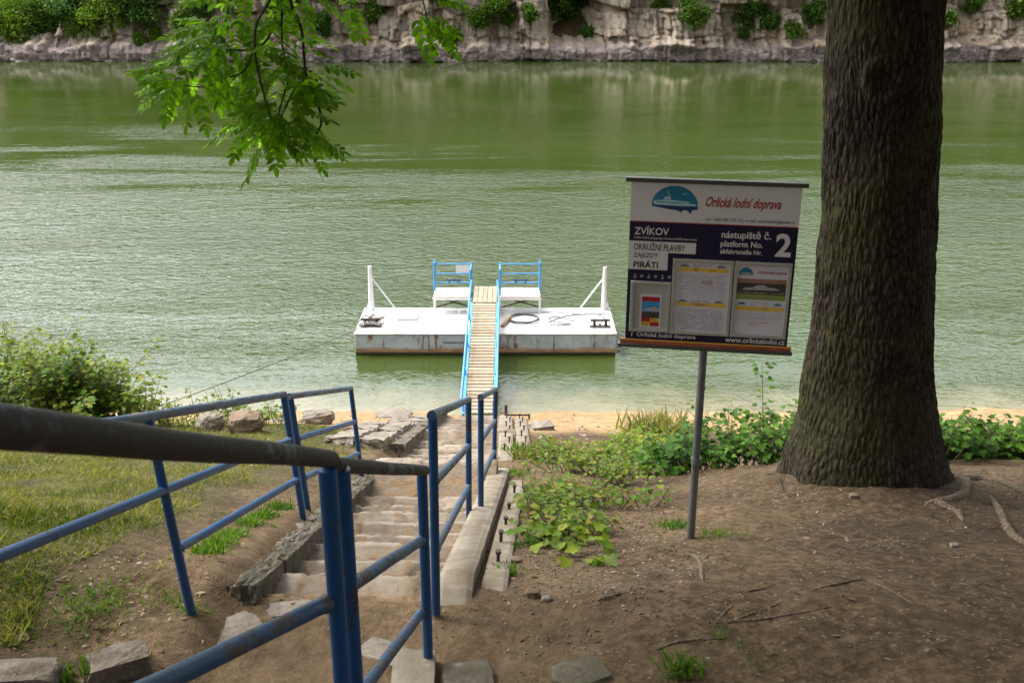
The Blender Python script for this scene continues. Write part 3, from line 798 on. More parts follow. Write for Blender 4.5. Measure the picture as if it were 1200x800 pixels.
quad(mb, .095, .862, .150, .887, 5, 2); quad(mb, .150, .862, .205, .887, 5, 5); quad(mb, .095, .887, .150, .915, 5, 5); quad(mb, .150, .887, .205, .915, 5, 2)
mb.add([sb(.095, .815, 5.5), sb(.205, .815, 5.5), sb(.205, .80, 5.5), sb(.17, .785, 5.5), sb(.12, .80, 5.5)], [(0, 1, 2, 3, 4)], 6)
disc(mb, .165, .872, .006, mi=7, out=5.6); disc(mb, .185, .874, .006, mi=2, out=5.6); disc(mb, .108, .900, .006, mi=7, out=5.6); disc(mb, .130, .901, .006, mi=2, out=5.6)
mb.build('poster', [PAPER_GREY, PAPER, SIGN_RED, BLUE_SKY, PHOTO_DARK, SIGN_YELLOW, PHOTO_LITE, SIGN_BLACK], f1)
f2 = frame(.272, .468, .638, .955, 'tall frame holding the timetable with two yellow headings')
mb = MB(); quad(mb, .290, .485, .620, .938, 3, 0)
for vv in (.535, .758): quad(mb, .305, vv - .013, .608, vv + .013, 4.4, 1)
for vv in (.508, .735):
    for uu in (.345, .565): 
        mb.add([sb(uu - .03, vv, 5), sb(uu + .03, vv, 5), sb(uu + .022, vv + .009, 5), sb(uu - .024, vv + .009, 5)], [(0, 1, 2, 3)], 2)
        quad(mb, uu - .015, vv - .007, uu + .012, vv, 5, 2)
    lines(mb, .395, .51, vv - .002, vv + .010, 2, 3, int(vv * 999), .006)
lines(mb, .40, .53, .535, .535, 1, 4, 5, .008); lines(mb, .42, .50, .758, .758, 1, 4, 6, .008)
lines(mb, .315, .60, .565, .66, 10, 3, 7); lines(mb, .315, .60, .672, .712, 4, 3, 71, .0025); lines(mb, .32, .60, .79, .925, 14, 3, 8, .0045)
quad(mb, .45, .60, .52, .625, 4.6, 5)
mb.build('poster', [PAPER, SIGN_YELLOW, INK2, INK, INK2, m_simple('pink_print', (.45, .33, .36), .5, 0, .1, 20)], f2)
f3 = frame(.644, .468, .985, .955, 'tall frame holding a poster with a dark picture of a ship')
mb = MB(); quad(mb, .662, .485, .967, .938, 3, 0)
quad(mb, .668, .575, .960, .602, 4.4, 1); quad(mb, .668, .602, .960, .675, 4.4, 2); quad(mb, .668, .675, .960, .708, 4.4, 3)
mb.add([sb(.70, .648, 5), sb(.93, .644, 5), sb(.90, .632, 5), sb(.85, .625, 5), sb(.83, .612, 5), sb(.79, .615, 5), sb(.76, .630, 5), sb(.71, .636, 5)], [tuple(range(8))], 4)
lines(mb, .69, .94, .583, .594, 2, 5, 9, .004); lines(mb, .68, .95, .664, .664, 1, 4, 12, .005); lines(mb, .72, .90, .692, .692, 1, 6, 13, .008)
quad(mb, .668, .752, .960, .780, 4.4, 7); lines(mb, .78, .86, .766, .766, 1, 6, 14, .007)
for uu in (.705, .92):
    mb.add([sb(uu - .028, .733, 5), sb(uu + .028, .733, 5), sb(uu + .02, .742, 5), sb(uu - .022, .742, 5)], [(0, 1, 2, 3)], 8); quad(mb, uu - .013, .727, uu + .012, .733, 5, 8)
lines(mb, .755, .87, .725, .740, 2, 5, 15, .004); lines(mb, .68, .95, .80, .835, 4, 5, 16, .003); lines(mb, .74, .88, .855, .87, 2, 9, 17, .003)
vs = [sb(.715 + .042 * math.cos(a), .552 - .048 * math.sin(a), 5) for a in [math.pi * k / 12 for k in range(13)]]; mb.add(vs, [tuple(range(13))], 8)
mb.add([sb(.68, .548, 5.5), sb(.75, .548, 5.5), sb(.745, .540, 5.5), sb(.69, .536, 5.5)], [(0, 1, 2, 3)], 4)
put_text(mb, 'Orlická lodní doprava', .785, .520, .955, .548, 5, 9, .4, .005)
mb.build('poster', [PAPER, BROWN_PRINT, PHOTO_DARK, GREEN_PRINT, PHOTO_LITE, INK, INK2, SIGN_YELLOW, SIGN_TEAL, SIGN_RED], f3)

# ---------------------------------------------------------------- floating landing stage
def m_hull():
    m, nt, b = new_mat('rusty_hull_paint'); g = N(nt); co = g.coord(kind='pos')
    sep = g.n('ShaderNodeSeparateXYZ'); g.l(co, sep.inputs[0]); z = sep.outputs[2]
    base = g.ramp(g.noise(co, 2, 6, .65), [(.3, (.30, .34, .38)), (.55, (.46, .51, .55)), (.75, (.58, .61, .62))])
    # streaky rust patches, and the rusty belt near the water
    st = g.noise(g.coord((1, 1, .22), 'pos'), 5, 7, .72)
    rm = g.ramp(st, [(.55, 0), (.61, 1)])
    c = g.mix(rm, base, g.ramp(g.noise(co, 8, 4), [(.3, (.10, .045, .02)), (.7, (.28, .16, .09))]))
    belt = g.maprange(g.math('ADD', z, g.math('MULTIPLY', g.noise(co, 3, 5), .12)), .27, .20, 0, 1)
    rust = g.ramp(g.noise(g.coord((.6, 1, 3), 'pos'), 4, 6, .7), [(.3, (.16, .06, .025)), (.5, (.38, .22, .11)), (.7, (.46, .34, .20))])
    c = g.mix(belt, c, rust)
    c = g.mix(g.maprange(z, .10, .05, 0, 1), c, (.02, .018, .012))
    sp = g.ramp(g.vor(co, 7), [(.05, 1), (.09, 0)])
    c = g.mix(g.math('MULTIPLY', sp, .8), c, (.07, .03, .02))
    g.l(c, b.inputs['Base Color']); b.inputs['Roughness'].default_value = .6
    g.l(g.bump(st, .3, .01), b.inputs['Normal']); return m
def m_deck():
    m, nt, b = new_mat('white_deck'); g = N(nt); co = g.coord(kind='pos')
    c = g.ramp(g.noise(co, 1.4, 7, .7), [(.30, (.30, .28, .25)), (.42, (.44, .43, .42)), (.6, (.54, .54, .535))])
    st = g.ramp(g.noise(co, 7, 6, .75), [(.60, 0), (.68, .7)])
    g.l(g.mix(st, c, (.22, .15, .10)), b.inputs['Base Color']); b.inputs['Roughness'].default_value = .55; return m
PX0, PX1, PY0, PY1, PZ = -3.78, 2.50, 23.06, 24.98, .55
pon = empty('floating_pontoon', ((PX0 + PX1) / 2, PY0, 0), 'white decked steel pontoon with a rusty waterline belt moored off the beach', 'pontoon')
mb = MB()
ins = .0
mb.box(((PX0 + PX1) / 2, (PY0 + PY1) / 2, .05), (PX1 - PX0, PY1 - PY0, .94))
mb.build('hull', m_hull(), pon, bevel=.02)
mb = MB(); mb.box(((PX0 + PX1) / 2, (PY0 + PY1) / 2, PZ - .012), (PX1 - PX0 + .03, PY1 - PY0 + .03, .03)); 
mb.build('deck', m_deck(), pon, bevel=.006)
HULL_SEAM = m_simple('dark_hull_seam', (.10, .09, .085), .7, 0, .2, 10)
for x in (-2.0, -.1, 1.0):
    mb = MB(); mb.box((x, PY0 - .004, .30), (.012, .010, .42)); mb.build('weld_seam', HULL_SEAM, pon)
mb = MB(); mb.box((-1.38, PY0 - .006, .33), (.56, .012, .022)); mb.build('rub_strip', HULL_SEAM, pon)
def mast(px, lean, side):
    a = pt(px, 360, PY1 - .12); top = pt(px, 312 if side < 0 else 313, PY1 - .12); a.z = PZ; top.x = a.x
    mb = MB(); mb.tube([a, a.lerp(top, .5), top], [.075, .062, .045], 10); m_ = mb.build('mooring_mast', WHITE_METAL, pon, smooth=True)
    mb = MB(); b_ = Vector((a.x - side * .62, PY1 - .1, PZ)); mb.tube([b_, a.lerp(top, .78)], .02, 8); mb.build('brace', WHITE_METAL, m_)
    mb = MB(); mb.add([a + Vector((side * .16, -.02, 0)), a + Vector((-side * .05, -.02, 0)), a + Vector((0, -.02, .42)), a + Vector((side * .16, .03, 0)), a + Vector((-side * .05, .03, 0)), a + Vector((0, .03, .42))], [(0, 1, 2), (5, 4, 3), (0, 3, 4, 1), (1, 4, 5, 2), (2, 5, 3, 0)]); mb.build('gusset', WHITE_METAL, m_)
mast(435.5, 0, -1); mast(707.5, 0, 1)
def bollard(x, y, label):
    mb = MB()
    for dx in (-.14, .14): mb.tube([(x + dx, y, PZ), (x + dx, y, PZ + .20)], .035, 12)
    mb.tube([(x - .24, y, PZ + .17), (x + .24, y, PZ + .17)], .028, 10); mb.box((x, y, PZ + .008), (.5, .2, .016))
    o = mb.build('bollard', STEEL_RUST, pon, smooth=True); o['label'] = label
bl = pt(436, 384, 23.75); bollard(bl.x, 23.6, 'dark bollard wrapped in rope on the left end')
br = pt(703, 382, 23.6); bollard(br.x, 23.55, 'dark bollard on the right end of the deck')
mb = MB(); mb.box((bl.x + .85, 24.2, PZ + .025), (.5, .4, .03)); mb.build('hatch_cover', WHITE_PAINT, pon, bevel=.005)
mb = MB(); mb.tube([(bl.x + .6, 23.99, PZ + .05), (bl.x + 1.12, 23.99, PZ + .05), (bl.x + 1.12, 24.1, PZ + .13)], .008, 6); mb.build('hatch_handle', STEEL_RUST, pon)
# bench stage with blue railings, one wing either side of the walkway
WOODP = m_simple('pale_pink_planks', (.62, .55, .50), .7, 0, .12, 6, .2)
def bench(x0, x1, inner, label):
    yb0, yb1, zt = 24.56, 25.30, .98
    e = empty('bench', ((x0 + x1) / 2, yb0, PZ), label, 'bench', 'benches with blue rails on the pontoon')
    for k in range(4):
        mb = MB(); yy = yb0 + .09 + k * .19; mb.box(((x0 + x1) / 2, yy, zt), (x1 - x0 - .04, .175, .035)); mb.build('seat_plank', WOODP, e, bevel=.003)
    mb = MB(); mb.box(((x0 + x1) / 2, yb0 + .01, zt - .05), (x1 - x0, .03, .06)); mb.build('seat_frame', WHITE_METAL, e); mb = MB(); mb.box(((x0 + x1) / 2, yb1 - .06, zt - .05), (x1 - x0, .03, .06)); mb.build('seat_frame', WHITE_METAL, e)
    for x in (x0 + .03, x1 - .03):
        for y in (yb0 + .04, min(yb1 - .1, PY1 - .05)):
            mb = MB(); mb.box((x, y, (PZ + zt) / 2 - .03), (.045, .045, zt - PZ - .04)); mb.build('leg', WHITE_METAL, e)
    mb = MB(); mb.beam((x0 + .05, 24.8, PZ + .08), (x1 - .05, 24.8, zt - .08), .025, .025); mb.build('cross_brace', STEEL_RUST, e)
    mb = MB(); mb.beam((x0 + .05, 24.84, zt - .08), (x1 - .05, 24.84, PZ + .08), .025, .025); mb.build('cross_brace', STEEL_RUST, e)
    for x in (x0 + .02, x1 - .02):
        outer = (x == x0 + .02) != (inner == 'l')
        h = 1.74 if outer else 1.68
        for yy in ((yb1 - .02, yb1 - .22) if outer else (yb1 - .02, yb0 + .1)):
            mb = MB(); mb.tube([(x, yy, zt - .25), (x, yy, h)], .027, 10); mb.build('rail_post', BLUE_LIGHT, e, smooth=True)
        mb = MB(); mb.tube([(x, yb1 - .02, h - .05), (x, yb0 + .1 if not outer else yb1 - .22, h - .05)], .022, 8); mb.build('side_rail', BLUE_LIGHT, e, smooth=True)
    for z in (1.14, 1.38, 1.64):
        mb = MB(); mb.tube([(x0 + .02, yb1 - .02, z), (x1 - .02, yb1 - .02, z)], .018, 10); mb.build('back_rail', BLUE_LIGHT, e, smooth=True)
    xm = (x0 + x1) / 2 + .02
    mb = MB(); mb.tube([(xm - .2, yb1 - .06, 1.22), (xm + .2, yb1 - .06, 1.22)], .02, 8)
    for q in (-.12, .12): mb.tube([(xm + q, yb1 - .06, 1.14), (xm + q, yb1 - .06, 1.22)], .02, 8)
    mb.build('mooring_cleat', SIGN_DEEP, e, smooth=True)
    return e
GX = -.675
bx_l0 = pt(507, 348, 24.56).x; bx_l1 = GX - .35
bx_r0 = GX + .35; bx_r1 = pt(634, 348, 24.56).x
be = bench(bx_l0, bx_l1, 'r', 'left bench with blue back rails and a small white plate, left of the walkway')
mb = MB(); mb.box((bx_l1 - .24, 25.245, 1.52), (.36, .012, .19)); pl_ = mb.build('plate', SIGN_WHITE, be)
bench(bx_r0, bx_r1, 'l', 'right bench with blue back rails and no plate, right of the walkway')
mb = MB(); mb.tube([(bx_l0 + .1, 24.5, PZ + .12), (bx_l1 - .05, 24.5, PZ + .12)], .015, 8)
for q in (.1, .4, .75, 1.0): mb.tube([(bx_l0 + q * .9, 24.5, PZ), (bx_l0 + q * .9, 24.5, PZ + .12)], .015, 8)
tag(mb.build('low_rail', WHITE_METAL, pon), None)
# gangway
PLANK = []
for i, c in enumerate([(.28, .215, .14), (.34, .265, .175), (.245, .185, .115)]):
    PLANK.append(m_simple('gangway_plank_%s' % 'abc'[i], c, .7, 0, .2, 9, .3))
gw = empty('gangway', (GX, 19.0, .35), 'narrow plank gangway with light blue side rails leading from the beach to the pontoon', 'gangway')
Y0, Z0, Y1, Z1 = 18.95, .33, 24.07, .97
n = 35; ang = math.atan2(Z1 - Z0, Y1 - Y0)
Mx = Matrix.Rotation(ang, 3, 'X')
for i in range(n):
    t = (i + .5) / n; mb = MB()
    mb.box((GX + R.uniform(-.006, .006), Y0 + (Y1 - Y0) * t, Z0 + (Z1 - Z0) * t + R.uniform(-.002, .002)), (.56, (Y1 - Y0) / n * R.uniform(.74, .80), .028), Mx); mb.build('plank', PLANK[R.randrange(3)], gw, bevel=.003)
for k in range(5):
    mb = MB(); mb.box((GX - .24 + k * .12, 24.76, .985), (.108, 1.30, .03)); mb.build('walkway_plank', PLANK[1 if k % 2 else 0], gw, bevel=.003)
mb = MB(); mb.box((GX, 24.5, .78), (.5, .05, .36)); mb.build('walkway_support', WHITE_METAL, gw)
for sd in (-1, 1):
    x = GX + sd * .315
    mb = MB(); mb.beam((x, Y0 - .05, Z0 - .02), (x, Y1 + .05, Z1 - .02), .05, .09); mb.build('side_beam', BLUE_LIGHT, gw)
    xo = GX + sd * .36
    mb = MB(); mb.tube([(x, Y0 + .05, Z0 + .05), (xo, Y0 + .15, Z0 + .26), (xo, Y1 - .3, Z1 + .24), (x, Y1 + .05, Z1 + .60)], .024, 10); mb.build('hand_rail', BLUE_LIGHT, gw, smooth=True)
    for t in (.04, .3, .55, .8):
        p = Vector((x, Y0 + (Y1 - Y0) * t, Z0 + (Z1 - Z0) * t)); q = Vector((xo, p.y, p.z + .25))
        mb = MB(); mb.tube([p, q], .018, 8); mb.build('stanchion', BLUE_LIGHT, gw, smooth=True)
mb = MB(); mb.box((GX, Y0 - .16, Z0 - .07), (.8, .22, .12)); mb.build('landing_sill', CONC, gw, bevel=.01)
# ropes on deck
def rope(pts, r, mat, name, label, cat, parent=None, sm=4):
    P = [Vector(p) for p in pts]; out = []
    for i in range(len(P) - 1):
        p0, p1, p2, p3 = P[max(i - 1, 0)], P[i], P[i + 1], P[min(i + 2, len(P) - 1)]
        for k in range(sm):
            t = k / sm; out.append(.5 * ((2 * p1) + (-p0 + p2) * t + (2 * p0 - 5 * p1 + 4 * p2 - p3) * t * t + (-p0 + 3 * p1 - 3 * p2 + p3) * t ** 3))
    out.append(P[-1]); mb = MB(); mb.tube(out, r, 8)
    o = mb.build(name, mat, parent, smooth=True)
    if label: tag(o, label, cat)
    return o
c = pt(614, 376, 24.1)
pts = []
for i in range(60):
    a = i / 60 * 2 * math.pi * 3; rr_ = .36 + .015 * math.sin(i * 1.7)
    pts.append((c.x + rr_ * math.cos(a), 24.05 + rr_ * .95 * math.sin(a), PZ + .02 + i * .0008))
rope(pts, .013, CABLE, 'coiled_hose', 'dark hose coiled in a ring on the pontoon deck', 'hose', sm=3)
rx = br.x
rope([(rx - .6, 23.9, PZ + .02), (rx - 1.0, 24.25, PZ + .02), (rx - 1.25, 24.1, PZ + .02), (rx - 1.0, 23.8, PZ + .02), (rx - .7, 23.7, PZ + .02), (rx - 1.15, 23.62, PZ + .02), (rx - 1.2, 23.9, PZ + .02), (rx - .7, 24.35, PZ + .02), (rx + .1, 24.4, PZ + .02), (rx, 23.65, PZ + .02), (rx - .05, 23.55, PZ + .2)], .014, ROPE_GREY, 'mooring_rope', 'loose grey rope snaking to the right-hand bollard', 'rope')
rope([(rx + .3, 24.5, PZ + .02), (rx - .4, 24.45, PZ + .02), (rx - 1.2, 24.6, PZ + .02), (rx - 2.1, 24.5, PZ + .02)], .01, ROPE_GREY, 'mooring_rope', 'straight thin rope lying along the back of the right deck', 'rope')
pts = [(bl.x + .26 * math.cos(i * 1.9) + .1 * math.sin(i * 5), 23.72 + .34 * math.sin(i * 2.3), PZ + .03 + .12 * abs(math.sin(i * 1.3))) for i in range(16)]
rope(pts, .016, ROPE_GREY, 'mooring_rope', 'tangled rope heaped on the left-hand bollard', 'rope')
mb = MB(); a = pt(590, 383, 23.6)
mb.tube([(a.x - .03, 23.5, PZ + .03), (a.x + .05, 23.75, PZ + .05), (a.x + .13, 24.1, PZ + .06)], [.05, .045, .06], 8); tag(mb.build('wooden_post_stub', m_simple('brown_wood', (.30, .20, .12), .8, 0, .3, 12, .3)), 'short brown wooden stub lying on deck beside the gangway', 'wood')
# mooring cables to the shore
def cable(a, b, sag, label):
    pts = [a.lerp(b, t) - Vector((0, 0, sag * 4 * t * (1 - t))) for t in [i / 14 for i in range(15)]]
    rope(pts, .011, CABLE, 'mooring_cable', label, 'cable', sm=1)
cable(Vector((PX0 + .1, PY0 + .1, PZ + .1)), pt(170, 482, 19.2), .05, 'thin wire mooring cable running from the pontoon to the left shore')
cable(Vector((PX1 - .1, PY0 + .1, PZ + .1)), pt(920, 490, 18.8), .05, 'thin wire mooring cable running from the pontoon to the right shore')
# ---------------------------------------------------------------- the big tree
def m_bark(name, a, b_, c_, moss, sc=1):
    m, nt, b = new_mat(name); g = N(nt); co = g.coord(kind='pos')
    col = g.ramp(g.noise(co, 5, 6, .7), [(.3, a), (.5, b_), (.72, c_)])
    v = g.vor(g.coord((1, 1, .38), 'pos'), 26, 'DISTANCE_TO_EDGE')
    col = g.mix(.55, col, g.ramp(v, [(0, tuple(x * .35 for x in a)), (.25, c_)]))
    mm = g.math('MULTIPLY', g.ramp(g.noise(co, 1.6, 5), [(.42, 0), (.6, 1)]), g.ramp(g.noise(co, 18, 4), [(.4, .2), (.6, .9)]))
    col = g.mix(mm, col, moss)
    g.l(col, b.inputs['Base Color']); b.inputs['Roughness'].default_value = .95; b.inputs['Specular IOR Level'].default_value = .1
    bb = g.bump(v, .8, .02); bb = g.bump(g.noise(co, 60, 4, .7), .6, .006, bb)
    g.l(bb, b.inputs['Normal']); return m
BARK = m_bark('rough_bark', (.011, .008, .006), (.027, .020, .014), (.056, .045, .033), (.040, .042, .014))
BARK2 = m_bark('twig_bark', (.03, .024, .018), (.05, .04, .03), (.08, .065, .05), (.05, .05, .03))
tprof = []   # z, centre x, radius
for py, ly in ((0, 131), (240, 130), (400, 142), (500, 168), (550, 194)):
    pass
def px_w(py, xa, xb, y=7.99):
    A = pt(xa, py, y); B = pt(xb, py, y); return (A.z, (A.x + B.x) / 2, (B.x - A.x) / 2)
tprof = [px_w(590, 914, 1118), px_w(566, 918, 1112), px_w(545, 922, 1107), px_w(520, 928, 1101), px_w(490, 935, 1097), px_w(440, 944, 1092), px_w(400, 948, 1090), px_w(320, 958, 1092), px_w(240, 964, 1095), px_w(120, 969, 1099), px_w(0, 972, 1103)]
zt_, xt_, rt_ = tprof[-1]
tprof = [(tprof[0][0] - .5, tprof[0][1], tprof[0][2] * 1.1)] + tprof + [(zt_ + 1.6, xt_ - .06, rt_ * .97), (zt_ + 3.5, xt_ - .15, rt_ * .8), (zt_ + 7, xt_ + .1, rt_ * .35)]
def tp(z):
    for i in range(len(tprof) - 1):
        a, b = tprof[i], tprof[i + 1]
        if z <= b[0]:
            t = max(0, (z - a[0]) / (b[0] - a[0])); return a[1] + (b[1] - a[1]) * t, a[2] + (b[2] - a[2]) * t
    return tprof[-1][1], tprof[-1][2]
BTX = {}
TCY = 7.44 + .55; SCAR_Z = pt(1005, 96, 7.6).z
def trunk_pt(k, z, n=560):
    th = 2 * math.pi * k / n
    cxx, r = tp(z)
    base = tprof[1][0]
    fl = max(0, 1 - (z - base) / .9)
    butt = 1 + .13 * max(0, 1 - (z - base) / .45) ** 2 * (.5 + .5 * math.sin(th * 7 + 2)) + .06 * fl * math.sin(th * 5 + 1.1) + .03 * fl * math.sin(th * 9 + .4) + .03 * noise.noise(Vector((math.cos(th) * 2, math.sin(th) * 2, z * .8)))
    u = Vector((math.cos(th) * r, math.sin(th) * r, z * .27))
    w = noise.noise_vector(u * 7) * .035
    d = noise.voronoi(u * 21 + w * 18, distance_metric='DISTANCE')[0]
    ridge = min(.5, (d[1] - d[0])) * 2
    lump = noise.noise(Vector((u.x * 4, u.y * 4, z * 2.2)))
    disp = (ridge ** .6 - .6) * .022 * (.7 + .5 * lump) + lump * .026 + noise.noise(u * 45) * .004
    # lobed scar about two thirds up
    q_ = math.hypot((th - 4.42) * r, (z - SCAR_Z) * .8)
    disp += .035 * math.exp(-((q_ - .11) / .045) ** 2) - .02 * math.exp(-(q_ / .07) ** 2)
    rr = r * butt + disp
    return (cxx + rr * math.cos(th), TCY + rr * math.sin(th) * .92, z)
nth = 560; zs = list(np.arange(tprof[0][0], tprof[11][0] + .1, .016)) + list(np.arange(tprof[11][0] + .12, tprof[-1][0], .15))
V = np.zeros((len(zs) * nth, 3)); q = 0
for z in zs:
    for k in range(nth): V[q] = trunk_pt(k, z, nth); q += 1
i = np.arange(len(zs) - 1)[:, None] * nth; k = np.arange(nth)[None, :]; k1 = (k + 1) % nth
Q = np.stack([i + k, i + k1, i + nth + k1, i + nth + k], -1).reshape(-1, 4)
big = empty('deciduous_tree', (2.86, TCY, tprof[1][0]), 'large tree with thick rough furrowed trunk standing right of the notice board', 'tree')
tm = mesh_np('trunk', V, Q.ravel(), np.arange(len(Q)) * 4, np.full(len(Q), 4))
trunk_o = link_mesh('trunk', tm, BARK, big, smooth=True)
def limb(parent, pts, rs, name='limb', mat=BARK, n=12):
    P = [Vector(p) for p in pts]; mb = MB()
    out = []; rr = []
    for i in range(len(P) - 1):
        for s_ in range(5):
            t = s_ / 5; p = P[i].lerp(P[i + 1], t); out.append(p + noise.noise_vector(p * 1.7) * rs[i] * .5); rr.append(rs[i] + (rs[i + 1] - rs[i]) * t)
    out.append(P[-1]); rr.append(rs[-1]); mb.tube(out, rr, n); return mb.build(name, mat, parent, smooth=True)
z9 = zt_ + 2.0
for (dx, dy, dz) in ((4, 3, 2.5), (-4, 2, 3), (3, -5, 2.5), (-4.5, -4, 3), (0, 5, 4)):
    limb(big, [(xt_, TCY, z9 + R.uniform(-.3, 1.5)), (xt_ + dx * .5, TCY + dy * .5, z9 + dz * .6), (xt_ + dx, TCY + dy, z9 + dz)], [.22, .14, .05])
# roots
def root_line(pxs, y_list, r, off=.5):
    pts = []
    for (px, py) in pxs:
        yy = 3.4
        while yy < 14:
            p = pt(px, py, yy)
            if p.z <= ground_z(p.x, yy): break
            yy += .01
        pts.append(Vector((p.x, yy, ground_z(p.x, yy) + r * off)))
    return pts
def root(pxs, rs, parent, name='root', mat=BARK, off=.3, label=None):
    P = root_line(pxs, None, rs[0], off); out = []; rr = []
    for i in range(len(P) - 1):
        for s_ in range(5):
            t = s_ / 5; p0, p1, p2, p3 = P[max(i - 1, 0)], P[i], P[i + 1], P[min(i + 2, len(P) - 1)]
            p = .5 * ((2 * p1) + (-p0 + p2) * t + (2 * p0 - 5 * p1 + 4 * p2 - p3) * t * t + (-p0 + 3 * p1 - 3 * p2 + p3) * t ** 3)
            r_ = rs[i] + (rs[i + 1] - rs[i]) * t; out.append(p + noise.noise_vector(p * 6) * r_ * .35); rr.append(r_ * (1 + .2 * noise.noise(p * 9)))
    out.append(P[-1]); rr.append(rs[-1]); mb = MB(); mb.tube(out, rr, 10); o = mb.build(name, mat, parent, smooth=True)
    return o
ROOTM = m_bark('root_bark', (.06, .042, .028), (.12, .088, .06), (.19, .145, .105), (.10, .085, .05))
root([(1085, 556), (1118, 560), (1132, 566), (1126, 580), (1104, 586), (1085, 590)], [.10, .06, .05, .045, .035, .02], big, mat=ROOTM, off=-.1)
root([(1120, 560), (1150, 561), (1180, 568), (1205, 580)], [.05, .045, .04, .03], big, mat=ROOTM, off=-.1)
root([(1160, 580), (1170, 596), (1178, 612), (1188, 628), (1206, 640)], [.01, .03, .03, .03, .025], big, mat=ROOTM, off=-.1)
root([(1095, 588), (1108, 592), (1122, 600), (1130, 612)], [.03, .035, .03, .006], big, mat=ROOTM, off=-.3)
root([(852, 730), (900, 712), (960, 690), (1010, 680), (1040, 690), (1070, 708)], [.004, .006, .007, .007, .006, .004], big, mat=ROOTM, off=.35)
root([(838, 730), (855, 712), (874, 697)], [.004, .006, .004], big, mat=ROOTM, off=.4)
root([(852, 728), (890, 726), (940, 718), (975, 711)], [.006, .009, .007, .004], big, mat=ROOTM, off=.2)
root([(803, 648), (818, 655), (822, 672), (824, 682)], [.006, .014, .014, .004], big, mat=ROOTM, off=0)
root([(770, 762), (800, 752), (850, 748)], [.006, .009, .006], big, mat=ROOTM, off=.4)
# ---- crowns (above the picture: they shade the whole bank)
LEAF_DARK = m_leaf('crown_leaf', [(0, (.018, .045, .006)), (.5, (.03, .07, .01)), (1, (.05, .10, .015))], .25)
def crown_leaves(parent, c, rx, ry, rz, n, size, zmin, name='crown', mat=LEAF_DARK, ymax=99, cl=70):
    cen = []
    while len(cen) < cl:
        v = NR.normal(size=3); v /= np.linalg.norm(v); v *= NR.rand() ** .4
        p = np.array(c) + v * np.array([rx, ry, rz])
        if p[2] > zmin + .4 and p[1] < ymax: cen.append(p)
    cen = np.array(cen); k = NR.randint(0, cl, n)
    P = cen[k] + NR.normal(size=(n, 3)) * np.array([.75, .75, .4])
    P = P[(P[:, 2] > zmin) & (P[:, 1] < ymax + .5)]; n = len(P)
    A = NR.normal(size=(n, 3)); Nn = NR.normal(size=(n, 3)) * .6 + np.array([0, 0, 1])
    return spray_obj(name, LEAF_OVAL, LEAF_OVAL_F, P, A, Nn, size * NR.uniform(.7, 1.3, n), mat, parent)
crown_leaves(big, (3.4, 5.5, 12.8), 6.5, 6.0, 2.6, 26000, .26, 10.2, ymax=9.5, cl=90)

# ---------------------------------------------------------------- ash tree whose branch hangs into the top of the picture
ash = empty('ash_tree', (-5.2, -1.5, ground_z(-5.2, -1.5)), 'tree whose leafy green branch with feather-like leaves hangs into the top left', 'tree')
gz = ground_z(-5.2, -1.5)
limb(ash, [(-5.2, -1.5, gz - .3), (-5.0, -1.2, gz + 2.5), (-4.7, -.6, 11.5), (-4.4, .2, 14)], [.30, .24, .18, .08], 'trunk')
limb(ash, [(-4.75, -.7, 11.0), (-3.6, 1.6, 11.0), (-2.2, 3.9, 10.4), (-1.35, 4.9, 9.75)], [.11, .08, .05, .018], 'limb')
limb(ash, [(-2.2, 3.9, 10.4), (-1.0, 4.9, 10.1), (-.2, 5.3, 9.7)], [.04, .025, .01], 'limb')
ASHLEAF = m_leaf('ash_leaflet', [(0, (.026, .07, .005)), (.5, (.07, .155, .008)), (1, (.16, .29, .016))], .5, .6, .04)
twigs = []
YB = 5.0
def tw(pxs, r0, r1, ys=None):
    P = [pt(px, py, (ys[i] if ys else YB)) for i, (px, py) in enumerate(pxs)]
    out = []; rr = []
    for i in range(len(P) - 1):
        for s_ in range(4):
            t = s_ / 4; p0, p1, p2, p3 = P[max(i - 1, 0)], P[i], P[i + 1], P[min(i + 2, len(P) - 1)]
            out.append(.5 * ((2 * p1) + (-p0 + p2) * t + (2 * p0 - 5 * p1 + 4 * p2 - p3) * t * t + (-p0 + 3 * p1 - 3 * p2 + p3) * t ** 3)); rr.append(r0 + (r1 - r0) * (i + t) / len(P))
    out.append(P[-1]); rr.append(r1); mb = MB(); mb.tube(out, rr, 7); mb.build('twig', BARK2, ash, smooth=True); twigs.append(out)
tw([(335, -60), (340, 0), (353.5, 36), (359, 91), (375.5, 132), (373, 154), (353.5, 176)], .009, .004)
tw([(330, -50), (316, 0), (300, 30), (300, 71), (312, 121), (318, 140)], .008, .003, [5, 4.9, 4.8, 4.8, 4.8, 4.8])
tw([(328, -50), (330, 0), (331, 55), (338, 88), (330, 120), (318, 160), (310, 180)], .007, .002, [5.1] * 7)
tw([(330, -40), (325, 0), (315, 44), (293, 58), (268, 58), (245, 52)], .007, .003, [5.2] * 6)
tw([(300, 50), (287, 82), (268, 91), (241, 102), (215, 100)], .005, .002, [4.9] * 5)
tw([(359, 91), (345, 105), (333, 130), (322, 150)], .005, .002)
tw([(150 + 130, -60), (270, 0), (262, 30), (250, 60)], .006, .002, [5.2] * 4)
tw([(395, -60), (410, -10), (418, 15)], .005, .002, [5.3] * 3)
tw([(450, -60), (490, -10), (500, 20), (508, 50)], .005, .002, [5.4] * 4)
tw([(420, -60), (412, -10), (414, 22)], .004, .002, [5.2] * 3)
leafP = []; leafA = []; leafN = []; leafS = []; rach = MB()
